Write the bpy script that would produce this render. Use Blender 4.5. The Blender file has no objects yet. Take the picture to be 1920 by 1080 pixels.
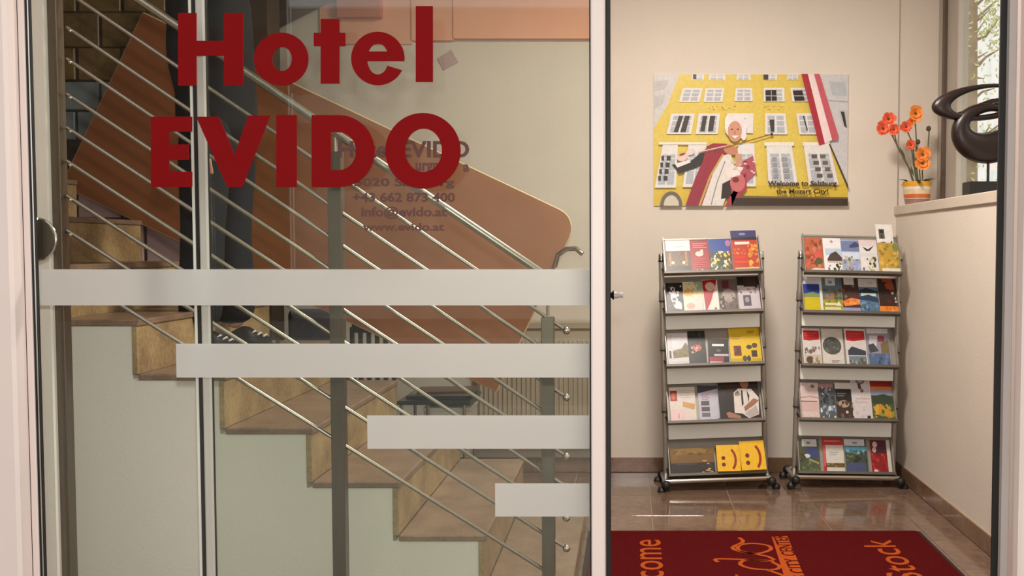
import bpy, bmesh, math, random
from mathutils import Vector, Matrix
random.seed(7)
sc = bpy.context.scene
COL = sc.collection

# ---------------------------------------------------------------- camera
F = 1900.0            # focal length in px of a 1920 px wide frame
CX, CY = 1181.0, 556.0
TH = F / 40000.0      # slight downward pitch
HE = 1.25             # eye height
cd = bpy.data.cameras.new('camera')
cam = bpy.data.objects.new('camera', cd)
COL.objects.link(cam)
cam.location = (0, 0, HE)
cam.rotation_euler = (math.pi / 2 - TH, 0, 0)
cd.sensor_width = 36.0
cd.lens = F * 36.0 / 1920.0
cd.shift_x = -(CX - 960.0) / 1920.0
cd.shift_y = (CY - 540.0) / 1920.0
cd.clip_start = 0.05
sc.camera = cam

# ---------------------------------------------------------------- world, lamps, exposure
sc.view_settings.view_transform = 'Standard'
sc.view_settings.look = 'None'
sc.view_settings.gamma = 1.0
sc.view_settings.use_curve_mapping = False
sc.view_settings.exposure = 0.0
w = bpy.data.worlds.new('sky')
sc.world = w
w.use_nodes = True
bg = w.node_tree.nodes['Background']
bg.inputs[0].default_value = (1.0, 0.975, 0.95, 1)     # plain overcast sky
bg.inputs[1].default_value = 1.2
LAMPS = [  # x, y, z, size, watts, colour
    (0.30, 3.85, 2.93, 0.5, 66.0, (1.0, 0.93, 0.85)),
]
for lx, ly, lz, ls, lw, lc in LAMPS:
    ld = bpy.data.lights.new('ceiling_lamp_light', 'AREA')
    ld.shape = 'DISK'; ld.size = ls; ld.energy = lw; ld.color = lc
    lo = bpy.data.objects.new('ceiling_lamp_light', ld)
    lo.location = (lx, ly, lz)
    COL.objects.link(lo)
# the photographer's flash, just above the lens (the rods throw its shadows on the board)
fd = bpy.data.lights.new('camera_flash', 'POINT')
fd.energy = 118.0; fd.shadow_soft_size = 0.03; fd.color = (1.0, 0.97, 0.93)
fo_ = bpy.data.objects.new('camera_flash', fd)
fo_.location = (0, 0.02, HE + 0.14)
COL.objects.link(fo_)

# ---------------------------------------------------------------- helpers
def ray(px, py):
    xc, yc = (px - CX) / F, (CY - py) / F
    return Vector((xc, math.cos(TH) + yc * math.sin(TH), yc * math.cos(TH) - math.sin(TH)))

def P(px, py, Y):                       # the point of the place seen at a pixel, at distance Y
    d = ray(px, py)
    s = Y / d.y
    return Vector((d.x * s, Y, HE + d.z * s))

def floor_pt(px, py, z=0.0):
    d = ray(px, py)
    s = (z - HE) / d.z
    return Vector((d.x * s, d.y * s, z))

def lin(c):
    out = []
    for v in c[:3]:
        v /= 255.0
        out.append(v / 12.92 if v <= 0.04045 else ((v + 0.055) / 1.055) ** 2.4)
    return (out[0], out[1], out[2], 1.0)

def new_mat(name):
    m = bpy.data.materials.new(name)
    m.use_nodes = True
    nt = m.node_tree
    return m, nt, nt.nodes['Principled BSDF']

def mat(name, c, rough=0.5, metal=0.0, var=0.06, scale=8.0, bump=0.0, bscale=80.0, spec=0.5, stretch=None):
    m, nt, b = new_mat(name)
    col = lin(c)
    tc = nt.nodes.new('ShaderNodeTexCoord')
    vec = tc.outputs['Object']
    if stretch:
        mp = nt.nodes.new('ShaderNodeMapping'); mp.inputs['Scale'].default_value = stretch
        nt.links.new(vec, mp.inputs['Vector']); vec = mp.outputs['Vector']
    n = nt.nodes.new('ShaderNodeTexNoise'); n.inputs['Scale'].default_value = scale; n.inputs['Detail'].default_value = 4
    nt.links.new(vec, n.inputs['Vector'])
    r = nt.nodes.new('ShaderNodeValToRGB')
    r.color_ramp.elements[0].position = 0.3; r.color_ramp.elements[1].position = 0.7
    r.color_ramp.elements[0].color = tuple(x * (1 - var) for x in col[:3]) + (1,)
    r.color_ramp.elements[1].color = tuple(min(1, x * (1 + var)) for x in col[:3]) + (1,)
    nt.links.new(n.outputs['Fac'], r.inputs['Fac'])
    nt.links.new(r.outputs['Color'], b.inputs['Base Color'])
    b.inputs['Roughness'].default_value = rough
    b.inputs['Metallic'].default_value = metal
    b.inputs['Specular IOR Level'].default_value = spec
    if bump:
        n2 = nt.nodes.new('ShaderNodeTexNoise'); n2.inputs['Scale'].default_value = bscale; n2.inputs['Detail'].default_value = 5
        nt.links.new(vec, n2.inputs['Vector'])
        bp = nt.nodes.new('ShaderNodeBump'); bp.inputs['Strength'].default_value = bump; bp.inputs['Distance'].default_value = 0.01
        nt.links.new(n2.outputs['Fac'], bp.inputs['Height'])
        nt.links.new(bp.outputs['Normal'], b.inputs['Normal'])
    return m

def stone(name, c1, c2, rough=0.35, scale=60.0):      # speckled stone
    m, nt, b = new_mat(name)
    tc = nt.nodes.new('ShaderNodeTexCoord')
    n = nt.nodes.new('ShaderNodeTexNoise'); n.inputs['Scale'].default_value = scale; n.inputs['Detail'].default_value = 6
    n.inputs['Roughness'].default_value = 0.7
    n2 = nt.nodes.new('ShaderNodeTexNoise'); n2.inputs['Scale'].default_value = scale / 9; n2.inputs['Detail'].default_value = 3
    mx = nt.nodes.new('ShaderNodeMath'); mx.operation = 'ADD'
    nt.links.new(tc.outputs['Object'], n.inputs['Vector']); nt.links.new(tc.outputs['Object'], n2.inputs['Vector'])
    nt.links.new(n.outputs['Fac'], mx.inputs[0]); nt.links.new(n2.outputs['Fac'], mx.inputs[1])
    r = nt.nodes.new('ShaderNodeValToRGB')
    r.color_ramp.elements[0].position = 0.38; r.color_ramp.elements[1].position = 0.62
    r.color_ramp.elements[0].color = lin(c1); r.color_ramp.elements[1].color = lin(c2)
    hf = nt.nodes.new('ShaderNodeMath'); hf.operation = 'MULTIPLY'; hf.inputs[1].default_value = 0.5
    nt.links.new(mx.outputs[0], hf.inputs[0]); nt.links.new(hf.outputs[0], r.inputs['Fac'])
    nt.links.new(r.outputs['Color'], b.inputs['Base Color'])
    b.inputs['Roughness'].default_value = rough
    return m

def glass(name, tint, refl):
    m = bpy.data.materials.new(name); m.use_nodes = True
    nt = m.node_tree; nt.nodes.clear()
    o = nt.nodes.new('ShaderNodeOutputMaterial')
    t = nt.nodes.new('ShaderNodeBsdfTransparent'); t.inputs[0].default_value = tint
    g = nt.nodes.new('ShaderNodeBsdfGlossy'); g.inputs['Roughness'].default_value = 0.0
    g.inputs[0].default_value = (1, 1, 1, 1)
    lw = nt.nodes.new('ShaderNodeFresnel'); lw.inputs[0].default_value = 1.45
    ge = nt.nodes.new('ShaderNodeNewGeometry')           # thin pane: same reflectance from both faces
    ior = nt.nodes.new('ShaderNodeMapRange'); ior.inputs['To Min'].default_value = 1.45; ior.inputs['To Max'].default_value = 1 / 1.45
    nt.links.new(ge.outputs['Backfacing'], ior.inputs['Value']); nt.links.new(ior.outputs[0], lw.inputs[0])
    ml = nt.nodes.new('ShaderNodeMath'); ml.operation = 'MULTIPLY'; ml.inputs[1].default_value = refl
    nt.links.new(lw.outputs[0], ml.inputs[0])
    mx = nt.nodes.new('ShaderNodeMixShader')
    nt.links.new(ml.outputs[0], mx.inputs[0]); nt.links.new(t.outputs[0], mx.inputs[1]); nt.links.new(g.outputs[0], mx.inputs[2])
    nt.links.new(mx.outputs[0], o.inputs[0])
    return m

def frosted(name, c, trans):
    m = bpy.data.materials.new(name); m.use_nodes = True
    nt = m.node_tree; nt.nodes.clear()
    o = nt.nodes.new('ShaderNodeOutputMaterial')
    d = nt.nodes.new('ShaderNodeBsdfDiffuse'); d.inputs[0].default_value = lin(c)
    t = nt.nodes.new('ShaderNodeBsdfTranslucent'); t.inputs[0].default_value = lin(c)
    mx = nt.nodes.new('ShaderNodeMixShader'); mx.inputs[0].default_value = trans
    nt.links.new(d.outputs[0], mx.inputs[1]); nt.links.new(t.outputs[0], mx.inputs[2])
    rf = nt.nodes.new('ShaderNodeBsdfRefraction'); rf.inputs['Color'].default_value = lin(c)
    rf.inputs['Roughness'].default_value = 0.75; rf.inputs['IOR'].default_value = 1.25     # wide forward scatter of etched film
    mx3 = nt.nodes.new('ShaderNodeMixShader'); mx3.inputs[0].default_value = 0.40
    nt.links.new(mx.outputs[0], mx3.inputs[1]); nt.links.new(rf.outputs[0], mx3.inputs[2]); mx = mx3
    p = nt.nodes.new('ShaderNodeBsdfTransparent')
    mx2 = nt.nodes.new('ShaderNodeMixShader'); mx2.inputs[0].default_value = 0.06
    nt.links.new(mx.outputs[0], mx2.inputs[1]); nt.links.new(p.outputs[0], mx2.inputs[2])
    nt.links.new(mx2.outputs[0], o.inputs[0])
    return m

def emis(name, c, s):
    m = bpy.data.materials.new(name); m.use_nodes = True
    nt = m.node_tree; nt.nodes.clear()
    o = nt.nodes.new('ShaderNodeOutputMaterial'); e = nt.nodes.new('ShaderNodeEmission')
    e.inputs[0].default_value = c; e.inputs[1].default_value = s
    nt.links.new(e.outputs[0], o.inputs[0])
    return m

def print_mat(name, rough=0.35, spec=0.4):
    m, nt, b = new_mat(name)
    a = nt.nodes.new('ShaderNodeVertexColor'); a.layer_name = 'Col'
    n = nt.nodes.new('ShaderNodeTexNoise'); n.inputs['Scale'].default_value = 60; n.inputs['Detail'].default_value = 3
    tc = nt.nodes.new('ShaderNodeTexCoord'); nt.links.new(tc.outputs['Object'], n.inputs['Vector'])
    mr = nt.nodes.new('ShaderNodeMapRange'); mr.inputs['To Min'].default_value = 0.82; mr.inputs['To Max'].default_value = 1.12
    nt.links.new(n.outputs['Fac'], mr.inputs['Value'])
    mx = nt.nodes.new('ShaderNodeMix'); mx.data_type = 'RGBA'; mx.blend_type = 'MULTIPLY'; mx.inputs[0].default_value = 1.0
    nt.links.new(a.outputs['Color'], mx.inputs[6]); nt.links.new(mr.outputs[0], mx.inputs[7])
    nt.links.new(mx.outputs[2], b.inputs['Base Color'])
    b.inputs['Roughness'].default_value = rough
    b.inputs['Specular IOR Level'].default_value = spec
    return m

class MB:
    """collects shapes, then links them as ONE mesh object"""
    def __init__(s):
        s.v = []; s.f = []; s.c = []; s.mi = []; s.sm = []
    def add(s, vs, fs, col=None, mi=0, smooth=False):
        b = len(s.v)
        s.v += [tuple(x) for x in vs]
        for f in fs:
            s.f.append([i + b for i in f]); s.c.append(col or (1, 1, 1, 1)); s.mi.append(mi); s.sm.append(smooth)
        return s
    def box(s, a, b, col=None, mi=0, M=None):
        x0, y0, z0 = min(a[0], b[0]), min(a[1], b[1]), min(a[2], b[2])
        x1, y1, z1 = max(a[0], b[0]), max(a[1], b[1]), max(a[2], b[2])
        v = [Vector(p) for p in ((x0, y0, z0), (x1, y0, z0), (x1, y1, z0), (x0, y1, z0), (x0, y0, z1), (x1, y0, z1), (x1, y1, z1), (x0, y1, z1))]
        if M: v = [M @ p for p in v]
        return s.add(v, [(0, 3, 2, 1), (4, 5, 6, 7), (0, 1, 5, 4), (1, 2, 6, 5), (2, 3, 7, 6), (3, 0, 4, 7)], col, mi)
    def bbox(s, a, b, r=0.003, col=None, mi=0, M=None, seg=1):        # box with bevelled edges
        bm = bmesh.new()
        bmesh.ops.create_cube(bm, size=1.0)
        lo = Vector([min(a[i], b[i]) for i in range(3)]); hi = Vector([max(a[i], b[i]) for i in range(3)])
        for q in bm.verts:
            q.co = Vector([(lo[i] + hi[i]) / 2 + q.co[i] * (hi[i] - lo[i]) for i in range(3)])
        r = min(r, min(hi - lo) * 0.45)
        bmesh.ops.bevel(bm, geom=bm.edges[:], offset=r, segments=seg, profile=0.5, affect='EDGES')
        return s.bm(bm, col, mi, M)
    def bm(s, bm, col=None, mi=0, M=None, smooth=False):
        bm.verts.index_update()
        v = [(M @ q.co) if M else q.co.copy() for q in bm.verts]
        s.add(v, [[q.index for q in f.verts] for f in bm.faces], col, mi, smooth)
        bm.free()
        return s
    def tube(s, pts, r, n=10, col=None, mi=0, cap=True):
        pts = [Vector(p) for p in pts]
        rs = r if isinstance(r, (list, tuple)) else [r] * len(pts)
        vs = []; prev = None
        for i, p in enumerate(pts):
            t = (pts[min(i + 1, len(pts) - 1)] - pts[max(i - 1, 0)]).normalized()
            if prev is None:
                a = Vector((0, 0, 1)) if abs(t.z) < 0.9 else Vector((1, 0, 0))
                u = t.cross(a).normalized()
            else:
                u = (prev - t * prev.dot(t)).normalized()
            prev = u; q = t.cross(u)
            for k in range(n):
                an = 2 * math.pi * k / n
                vs.append(p + (u * math.cos(an) + q * math.sin(an)) * rs[i])
        fs = []
        for i in range(len(pts) - 1):
            for k in range(n):
                fs.append((i * n + k, i * n + (k + 1) % n, (i + 1) * n + (k + 1) % n, (i + 1) * n + k))
        s.add(vs, fs, col, mi, True)
        if cap:
            b = len(pts) - 1
            s.add(vs, [list(range(n))[::-1], [b * n + k for k in range(n)]], col, mi)
        return s
    def lathe(s, prof, c=(0, 0, 0), n=24, col=None, mi=0, M=None, cols=None):
        """prof: (radius, z) pairs around the vertical"""
        vs = []
        for r, z in prof:
            for k in range(n):
                a = 2 * math.pi * k / n
                p = Vector((c[0] + r * math.cos(a), c[1] + r * math.sin(a), c[2] + z))
                vs.append(M @ p if M else p)
        for i in range(len(prof) - 1):
            fs = [(i * n + k, i * n + (k + 1) % n, (i + 1) * n + (k + 1) % n, (i + 1) * n + k) for k in range(n)]
            s.add(vs, fs, cols[i] if cols else col, mi, True)
        return s
    def ball(s, c, r, n=10, col=None, mi=0, sc3=(1, 1, 1), M=None):
        bm = bmesh.new()
        bmesh.ops.create_uvsphere(bm, u_segments=n, v_segments=max(5, n // 2 + 1), radius=1.0)
        c = Vector(c)
        for q in bm.verts:
            q.co = Vector((q.co.x * r * sc3[0], q.co.y * r * sc3[1], q.co.z * r * sc3[2]))
            if M: q.co = M @ q.co
            q.co += c
        return s.bm(bm, col, mi, None, True)
    def prism(s, poly, y0, y1, col=None, mi=0, M=None):     # polygon of (x, z), pushed from y0 to y1
        n = len(poly)
        v = [Vector((x, y0, z)) for x, z in poly] + [Vector((x, y1, z)) for x, z in poly]
        if M: v = [M @ p for p in v]
        return s.add(v, [list(range(n)), [n + i for i in range(n)][::-1]] + [(i, n + i, n + (i + 1) % n, (i + 1) % n) for i in range(n)], col, mi)
    def build(s, name, mats, parent=None, fix=True):
        me = bpy.data.meshes.new(name)
        me.from_pydata(s.v, [], s.f)
        if not isinstance(mats, (list, tuple)): mats = [mats]
        for m in mats: me.materials.append(m)
        ca = me.color_attributes.new('Col', 'FLOAT_COLOR', 'CORNER')
        buf = []
        for f, c in zip(s.f, s.c): buf += list(c) * len(f)
        ca.data.foreach_set('color', buf)
        me.polygons.foreach_set('material_index', s.mi)
        me.polygons.foreach_set('use_smooth', s.sm)
        if fix:
            b = bmesh.new(); b.from_mesh(me)
            bmesh.ops.recalc_face_normals(b, faces=b.faces)
            b.to_mesh(me); b.free()
        me.update()
        o = bpy.data.objects.new(name, me)
        COL.objects.link(o)
        if parent: o.parent = parent
        return o

def empty(name, loc, label=None, cat=None, group=None, rz=0.0, ry=0.0):
    o = bpy.data.objects.new(name, None)
    COL.objects.link(o)
    o.empty_display_size = 0.1
    o.location = loc; o.rotation_euler = (0, ry, rz)
    tag(o, label, cat, group)
    return o

def tag(o, label=None, cat=None, group=None, kind=None):
    if label: o['label'] = label
    if cat: o['category'] = cat
    if group: o['group'] = group
    if kind: o['kind'] = kind
    return o

def W(parent, o):        # hang a part built in world coordinates under a thing
    bpy.context.view_layer.update()
    o.parent = parent
    o.matrix_parent_inverse = parent.matrix_world.inverted()
    return o

def box_obj(name, a, b, m, r=0.0, parent=None, seg=1):
    q = MB()
    q.bbox(a, b, r, seg=seg) if r else q.box(a, b)
    o = q.build(name, m)
    if parent: W(parent, o)
    return o

def struct(name, a, b, m, r=0.0):
    return tag(box_obj(name, a, b, m, r), kind='structure')

_txt = {}
def text_geo(s, bold=0.0, space=1.0):
    k = (s, bold, space)
    if k not in _txt:
        cu = bpy.data.curves.new('lettering', 'FONT')
        cu.body = s; cu.offset = bold; cu.size = 1.0; cu.resolution_u = 3; cu.space_character = space
        cu.fill_mode = 'BOTH'
        ob = bpy.data.objects.new('lettering', cu)
        me = bpy.data.meshes.new_from_object(ob)
        vs = [tuple(v.co[:2]) for v in me.vertices]
        fs = [list(p.vertices) for p in me.polygons]
        bpy.data.objects.remove(ob); bpy.data.meshes.remove(me); bpy.data.curves.remove(cu)
        x0 = min(v[0] for v in vs); x1 = max(v[0] for v in vs); y0 = min(v[1] for v in vs); y1 = max(v[1] for v in vs)
        _txt[k] = (vs, fs, (x0, y0, x1, y1))
    return _txt[k]

def circ(cx, cy, rx, ry, n=20, a0=0, a1=360, rot=0):
    r = []
    full = abs(a1 - a0) >= 360
    for i in range(n if full else n + 1):
        a = math.radians(a0 + (a1 - a0) * i / n)
        x, y = rx * math.cos(a), ry * math.sin(a)
        c, s_ = math.cos(math.radians(rot)), math.sin(math.radians(rot))
        r.append((cx + x * c - y * s_, cy + x * s_ + y * c))
    return r

def draw(q, shapes, fn, step=0.00012):
    """flat print. shapes in (u, v), v down; fn(u, v, h) gives the point, h the height off the sheet"""
    h = step
    for sh in shapes:
        k, c = sh[0], sh[1]
        c = lin(c)
        if k == 'r':
            u0, v0, u1, v1 = sh[2]; ps = [(u0, v0), (u0, v1), (u1, v1), (u1, v0)]
            q.add([fn(u, v, h) for u, v in ps], [(0, 1, 2, 3)], c)
        elif k == 'p':
            q.add([fn(u, v, h) for u, v in sh[2]], [list(range(len(sh[2])))], c)
        elif k == 'e':
            ps = circ(*sh[2], n=18, rot=sh[3] if len(sh) > 3 else 0)
            q.add([fn(u, v, h) for u, v in ps], [list(range(len(ps)))], c)
        elif k == 'l':          # stroke: points, width
            pts, wd = sh[2], sh[3]
            for (ua, va), (ub, vb) in zip(pts[:-1], pts[1:]):
                L = math.hypot(ub - ua, vb - va) or 1e-6
                nx, ny = -(vb - va) / L * wd / 2, (ub - ua) / L * wd / 2
                q.add([fn(ua + nx, va + ny, h), fn(ub + nx, vb + ny, h), fn(ub - nx, vb - ny, h), fn(ua - nx, va - ny, h)], [(0, 1, 2, 3)], c)
        elif k == 't':          # text in a box
            u0, v0, u1, v1 = sh[3]
            vs, fs, (x0, y0, x1, y1) = text_geo(sh[2], sh[4] if len(sh) > 4 else 0.02)
            q.add([fn(u0 + (x - x0) / (x1 - x0) * (u1 - u0), v1 - (y - y0) / (y1 - y0) * (v1 - v0), h) for x, y in vs], fs, c)
        elif k == 's':          # scattered small patches: box, n, size, colours
            u0, v0, u1, v1 = sh[2]; rr = random.Random(sh[3] * 31 + int(u0 * 97 + v0 * 55))
            for i in range(sh[3]):
                cu, cv = rr.uniform(u0, u1), rr.uniform(v0, v1)
                sz = sh[4] * rr.uniform(0.5, 1.3)
                pl = [(min(max(cu + sz * rr.uniform(0.5, 1) * math.cos(a), u0), u1), min(max(cv + sz * 0.7 * rr.uniform(0.5, 1) * math.sin(a), v0), v1)) for a in (0.2, 1.4, 2.6, 3.7, 5.0)]
                q.add([fn(u, v, h + i * step * 0.04) for u, v in pl], [list(range(5))], lin(sh[5][i % len(sh[5])]))
        h += step

# ---------------------------------------------------------------- materials
M_wall = mat('plaster_cream', (220, 208, 194), 0.85, var=0.02, scale=3, bump=0.12, bscale=140)
M_wallstair = mat('plaster_string', (232, 229, 218), 0.8, var=0.02, scale=3, bump=0.1, bscale=120)
M_salmon = mat('plaster_salmon', (238, 172, 140), 0.85, var=0.03, scale=3)
M_salmon2 = mat('plaster_salmon_dark', (196, 116, 88), 0.85, var=0.03, scale=3)
M_ceil = mat('ceiling_white', (235, 230, 220), 0.9, var=0.02)
M_frame = mat('frame_white', (226, 210, 203), 0.42, var=0.02, scale=4)
M_frame2 = mat('frame_grey', (170, 160, 155), 0.4, var=0.03)
M_silver = mat('stile_silver', (205, 200, 192), 0.3, 0.2, var=0.02)
M_ledge = mat('ledge_paint', (206, 192, 176), 0.5, var=0.03)
M_pale = mat('back_panel', (242, 244, 236), 0.5, var=0.02)
M_black = mat('rubber_black', (16, 13, 12), 0.55, var=0.1)
M_steel = mat('steel_brushed', (165, 158, 145), 0.32, 1.0, var=0.08, scale=6, stretch=(30, 30, 1))
M_postm = mat('post_metal', (112, 104, 90), 0.36, 0.85, var=0.08, scale=6, stretch=(30, 30, 1))
M_chrome = mat('chrome', (205, 200, 190), 0.18, 1.0, var=0.03)
M_rackm = mat('rack_grey', (152, 144, 134), 0.38, 0.35, var=0.06)
M_rackd = mat('rack_ledge', (98, 91, 83), 0.45, 0.3, var=0.06)
M_rackp = mat('rack_panel', (146, 140, 130), 0.45, 0.25, var=0.04)
M_dark = mat('dark_plastic', (28, 26, 26), 0.5, var=0.1)
M_tile = stone('tile_brown', (98, 76, 62), (132, 106, 88), 0.08, 26)
M_tile2 = stone('tile_brown_light', (106, 84, 70), (138, 112, 94), 0.09, 22)
M_grout = mat('grout', (176, 150, 120), 0.85)
M_base = stone('skirting_tile', (112, 84, 64), (140, 110, 88), 0.2, 30)
M_gran = stone('granite_tan', (134, 110, 76), (186, 160, 116), 0.32, 70)
M_gran2 = stone('granite_top', (120, 98, 80), (152, 128, 106), 0.3, 70)
M_copper = mat('board_copper', (146, 92, 56), 0.38, var=0.10, scale=3.5, bump=0.02)
M_edge = mat('board_edge', (205, 180, 140), 0.5)
M_red = mat('letter_red', (122, 5, 9), 0.7, var=0.03, spec=0.1)
M_glass1 = glass('glass_fixed', (0.975, 0.98, 0.968, 1), 0.8)
M_glass2 = glass('glass_leaf', (0.935, 0.957, 0.932, 1), 1.0)
M_glassw = glass('glass_window', (0.95, 0.97, 0.95, 1), 1.0)
M_frost = frosted('frosted_film', (250, 249, 247), 0.62)
M_print = print_mat('printed_paper', 0.35)
M_mat = mat('mat_red', (84, 6, 9), 0.95, var=0.12, scale=60, bump=0.5, bscale=500, spec=0.1)
M_matedge = mat('mat_edge', (30, 8, 8), 0.8)
M_mattxt = mat('mat_letter', (172, 76, 26), 0.95, var=0.12, scale=90, spec=0.1)
M_wood = mat('sculpture_wood', (36, 20, 17), 0.38, var=0.25, scale=6, stretch=(1, 1, 5))
M_winframe = mat('window_frame_paint', (178, 168, 156), 0.5, var=0.03)
M_windark = mat('window_reveal_shade', (92, 76, 64), 0.5)
M_pave = mat('pavement', (140, 134, 128), 0.9, var=0.1)
M_cloth = mat('cloth_black', (20, 21, 25), 0.9, var=0.15, scale=12)
M_trous = mat('cloth_slate', (30, 33, 38), 0.9, var=0.15, scale=12)
M_skin = mat('skin', (205, 150, 125), 0.55, var=0.03)
M_lip = mat('lip', (176, 108, 96), 0.5)
M_hair = mat('hair_brown', (52, 36, 26), 0.6, var=0.2, scale=40)
M_shoe = mat('shoe_black', (18, 17, 18), 0.4)
M_white = mat('white_paint', (225, 222, 214), 0.5)
M_opp = mat('reflect_front_dark', (84, 76, 70), 0.9, var=0.2, scale=1.5)
M_opp2 = mat('reflect_front_pale', (216, 206, 196), 0.9, var=0.15, scale=1.5)
M_bark = mat('bark', (164, 142, 112), 0.95, var=0.2, scale=10)
M_leaf = mat('leaf_spring', (214, 216, 140), 0.8, var=0.2)
M_house = mat('house_plaster', (236, 228, 200), 0.9)
M_housew = mat('house_window', (120, 126, 130), 0.3)
M_stem = mat('stem_green', (92, 84, 60), 0.7)
M_leafg = mat('leaf_green', (84, 98, 56), 0.7, var=0.2)
M_petal = mat('petal_orange', (250, 146, 62), 0.6, var=0.15, scale=40)
M_petalr = mat('petal_coral', (238, 104, 66), 0.6, var=0.15, scale=40)
M_bud = mat('bud_brown', (84, 66, 46), 0.8)
M_rad = mat('radiator_enamel', (176, 160, 138), 0.5)
M_blue = mat('fabric_slate_blue', (84, 88, 104), 0.9, var=0.1, scale=40)
M_greenw = mat('painted_wood_dark', (44, 52, 46), 0.5)
M_teal = mat('tabletop_teal', (46, 78, 82), 0.25)
M_bluet = mat('cladding_blue_grey', (126, 138, 142), 0.4)
M_lilac = mat('cladding_lilac', (190, 160, 158), 0.6)
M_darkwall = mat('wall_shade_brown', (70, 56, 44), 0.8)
M_lamp = emis('lamp_glow', (1.0, 0.88, 0.72, 1), 6.0)

DB, DG, DL = 5.62, 2.71, 2.79      # back wall, fixed pane, sliding leaf

# ---------------------------------------------------------------- the setting
XR, XW = 1.472, 1.70
struct('wall_back', (-4.3, DB, -0.02), (XR + 0.005, DB + 0.16, 3.0), M_wall)
struct('wall_back_reveal', (XR + 0.005, DB + 0.02, -0.02), (1.76, DB + 0.16, 3.0), M_wall)
struct('wall_left', (-4.46, 2.6, -0.02), (-4.3, DB + 0.16, 3.0), M_wall)
struct('ceiling', (-4.46, 2.6, 3.0), (2.0, DB + 0.16, 3.12), M_ceil)
struct('wall_right', (XR, 2.93, -0.02), (1.76, DB + 0.02, 1.432), M_wall)
struct('wall_right_pier', (XR, 2.93, 1.432), (1.76, 3.75, 3.0), M_wall)
struct('wall_right_header', (XW - 0.03, 3.75, 2.75), (1.76, DB + 0.02, 3.0), M_wall)
struct('trim_1', (XR - 0.012, 3.75, 1.432), (XW + 0.02, DB + 0.015, 1.482), M_ledge, 0.004)     # window ledge
struct('ground', (-16, -14, -0.06), (16, 2.62, -0.012), M_pave)
struct('wall_reflect_dark', (-16, -12.5, -0.05), (-6.0, -12, 11), M_opp)        # unseen dark house front, added to cut sky haze in the panes
struct('wall_reflect_pale', (-6.0, -13, -0.05), (16, -12.6, 5.5), M_opp2)  # unseen paler front, added for a brighter reflection on the right
# facade around the entrance
jl = P(30, 460, 2.66).x
jr = P(1890, 400, 2.70).x
struct('wall_front_left', (-4.46, 2.62, -0.02), (jl - 0.25, 2.93, 3.2), M_frame)
struct('wall_front_right', (jr + 0.25, 2.62, -0.02), (2.6, 2.93, 3.2), M_frame)
struct('wall_front_header', (jl - 0.25, 2.62, 2.5), (jr + 0.25, 2.93, 3.2), M_frame)
struct('door_jamb_left', (jl - 0.25, 2.64, -0.02), (jl, 2.70, 2.5), M_frame, 0.008)
struct('door_jamb_right', (jr + 0.022, 2.64, -0.02), (jr + 0.25, 2.76, 2.5), M_frame, 0.008)

# floor with tiles
fl = struct('floor', (-4.3, 2.62, -0.06), (XR, DB, -0.004), M_grout)
TS = 0.397
tm = [None, None]
ix0 = 0.501 - 12 * TS
for j in range(8):
    y1 = 5.086 + 0.397 - j * TS + TS * 0
    y1 = 5.086 + 2 * TS - j * TS; y0 = y1 - TS
    for i in range(16):
        x0 = ix0 + i * TS; x1 = x0 + TS
        if x0 >= XR or y0 >= DB or y1 <= 2.95 or x1 < -3.2: continue
        a = (max(x0, -4.3) + 0.0018, max(y0, 2.92) + 0.0018, -0.012); b = (min(x1, XR) - 0.0018, min(y1, DB) - 0.0018, random.uniform(-0.0002, 0.0001))
        full = (x1 < XR and y1 < DB and y0 > 2.92)
        k = random.randrange(2)
        o = MB().bbox((0, 0, -0.012), (b[0] - a[0], b[1] - a[1], b[2]), 0.0006).build('tile', (M_tile, M_tile2)[k])
        o.location = (a[0], a[1], 0)
        W(fl, o)

# skirting of cut tiles
bb = struct('baseboard_back', (-3.2, DB - 0.006, 0.0), (XR, DB, 0.082), M_grout)
x = XR - 0.012
while x > -3.1:
    x0 = max(x - 0.397, -3.2)
    W(bb, MB().bbox((x0 + 0.002, DB - 0.012, 0.002), (x - 0.002, DB - 0.004, 0.083), 0.0015).build('tile', M_base)); x = x0
br = struct('baseboard_right', (XR - 0.006, 2.95, 0.0), (XR, DB - 0.012, 0.082), M_grout)
y = 5.086 + 0.397
for k in range(8):
    ya, yb = y - 0.397, y
    yb = min(yb, DB - 0.013); ya = max(ya, 2.95)
    if k == 0:
        W(br, MB().bbox((XR - 0.012, y + 0.002, 0.002), (XR - 0.004, DB - 0.013, 0.083), 0.0015).build('tile', M_base))
    if yb - ya > 0.02:
        W(br, MB().bbox((XR - 0.012, ya + 0.002, 0.002), (XR - 0.004, yb - 0.002, 0.083), 0.0015).build('tile', M_base))
    y -= 0.397

# window in the right wall: frame, pane
wn = struct('window_1', (XW, 5.52, 1.482), (XW + 0.05, DB + 0.02, 2.75), M_winframe, 0.004)
W(wn, MB().bbox((XW - 0.012, 5.50, 1.482), (XW + 0.03, 5.535, 2.75), 0.003).build('reveal_shade_bead', M_windark))  # dark brown puts the shade of the reveal edge into the colour
W(wn, MB().bbox((XW + 0.005, 5.32, 1.482), (XW + 0.06, 5.50, 2.75), 0.004).build('sash_stile', M_winframe))
W(wn, MB().bbox((XW + 0.005, 3.75, 1.482), (XW + 0.06, 5.32, 1.497), 0.004).build('sash_rail', M_winframe))
W(wn, MB().bbox((XW + 0.005, 3.75, 2.65), (XW + 0.06, 5.32, 2.75), 0.004).build('sash_rail', M_winframe))
W(wn, MB().bbox((XW + 0.005, 3.75, 1.497), (XW + 0.06, 3.85, 2.65), 0.004).build('sash_stile', M_winframe))
W(wn, MB().box((XW + 0.03, 3.85, 1.497), (XW + 0.034, 5.32, 2.65)).build('pane', M_glassw))

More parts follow.
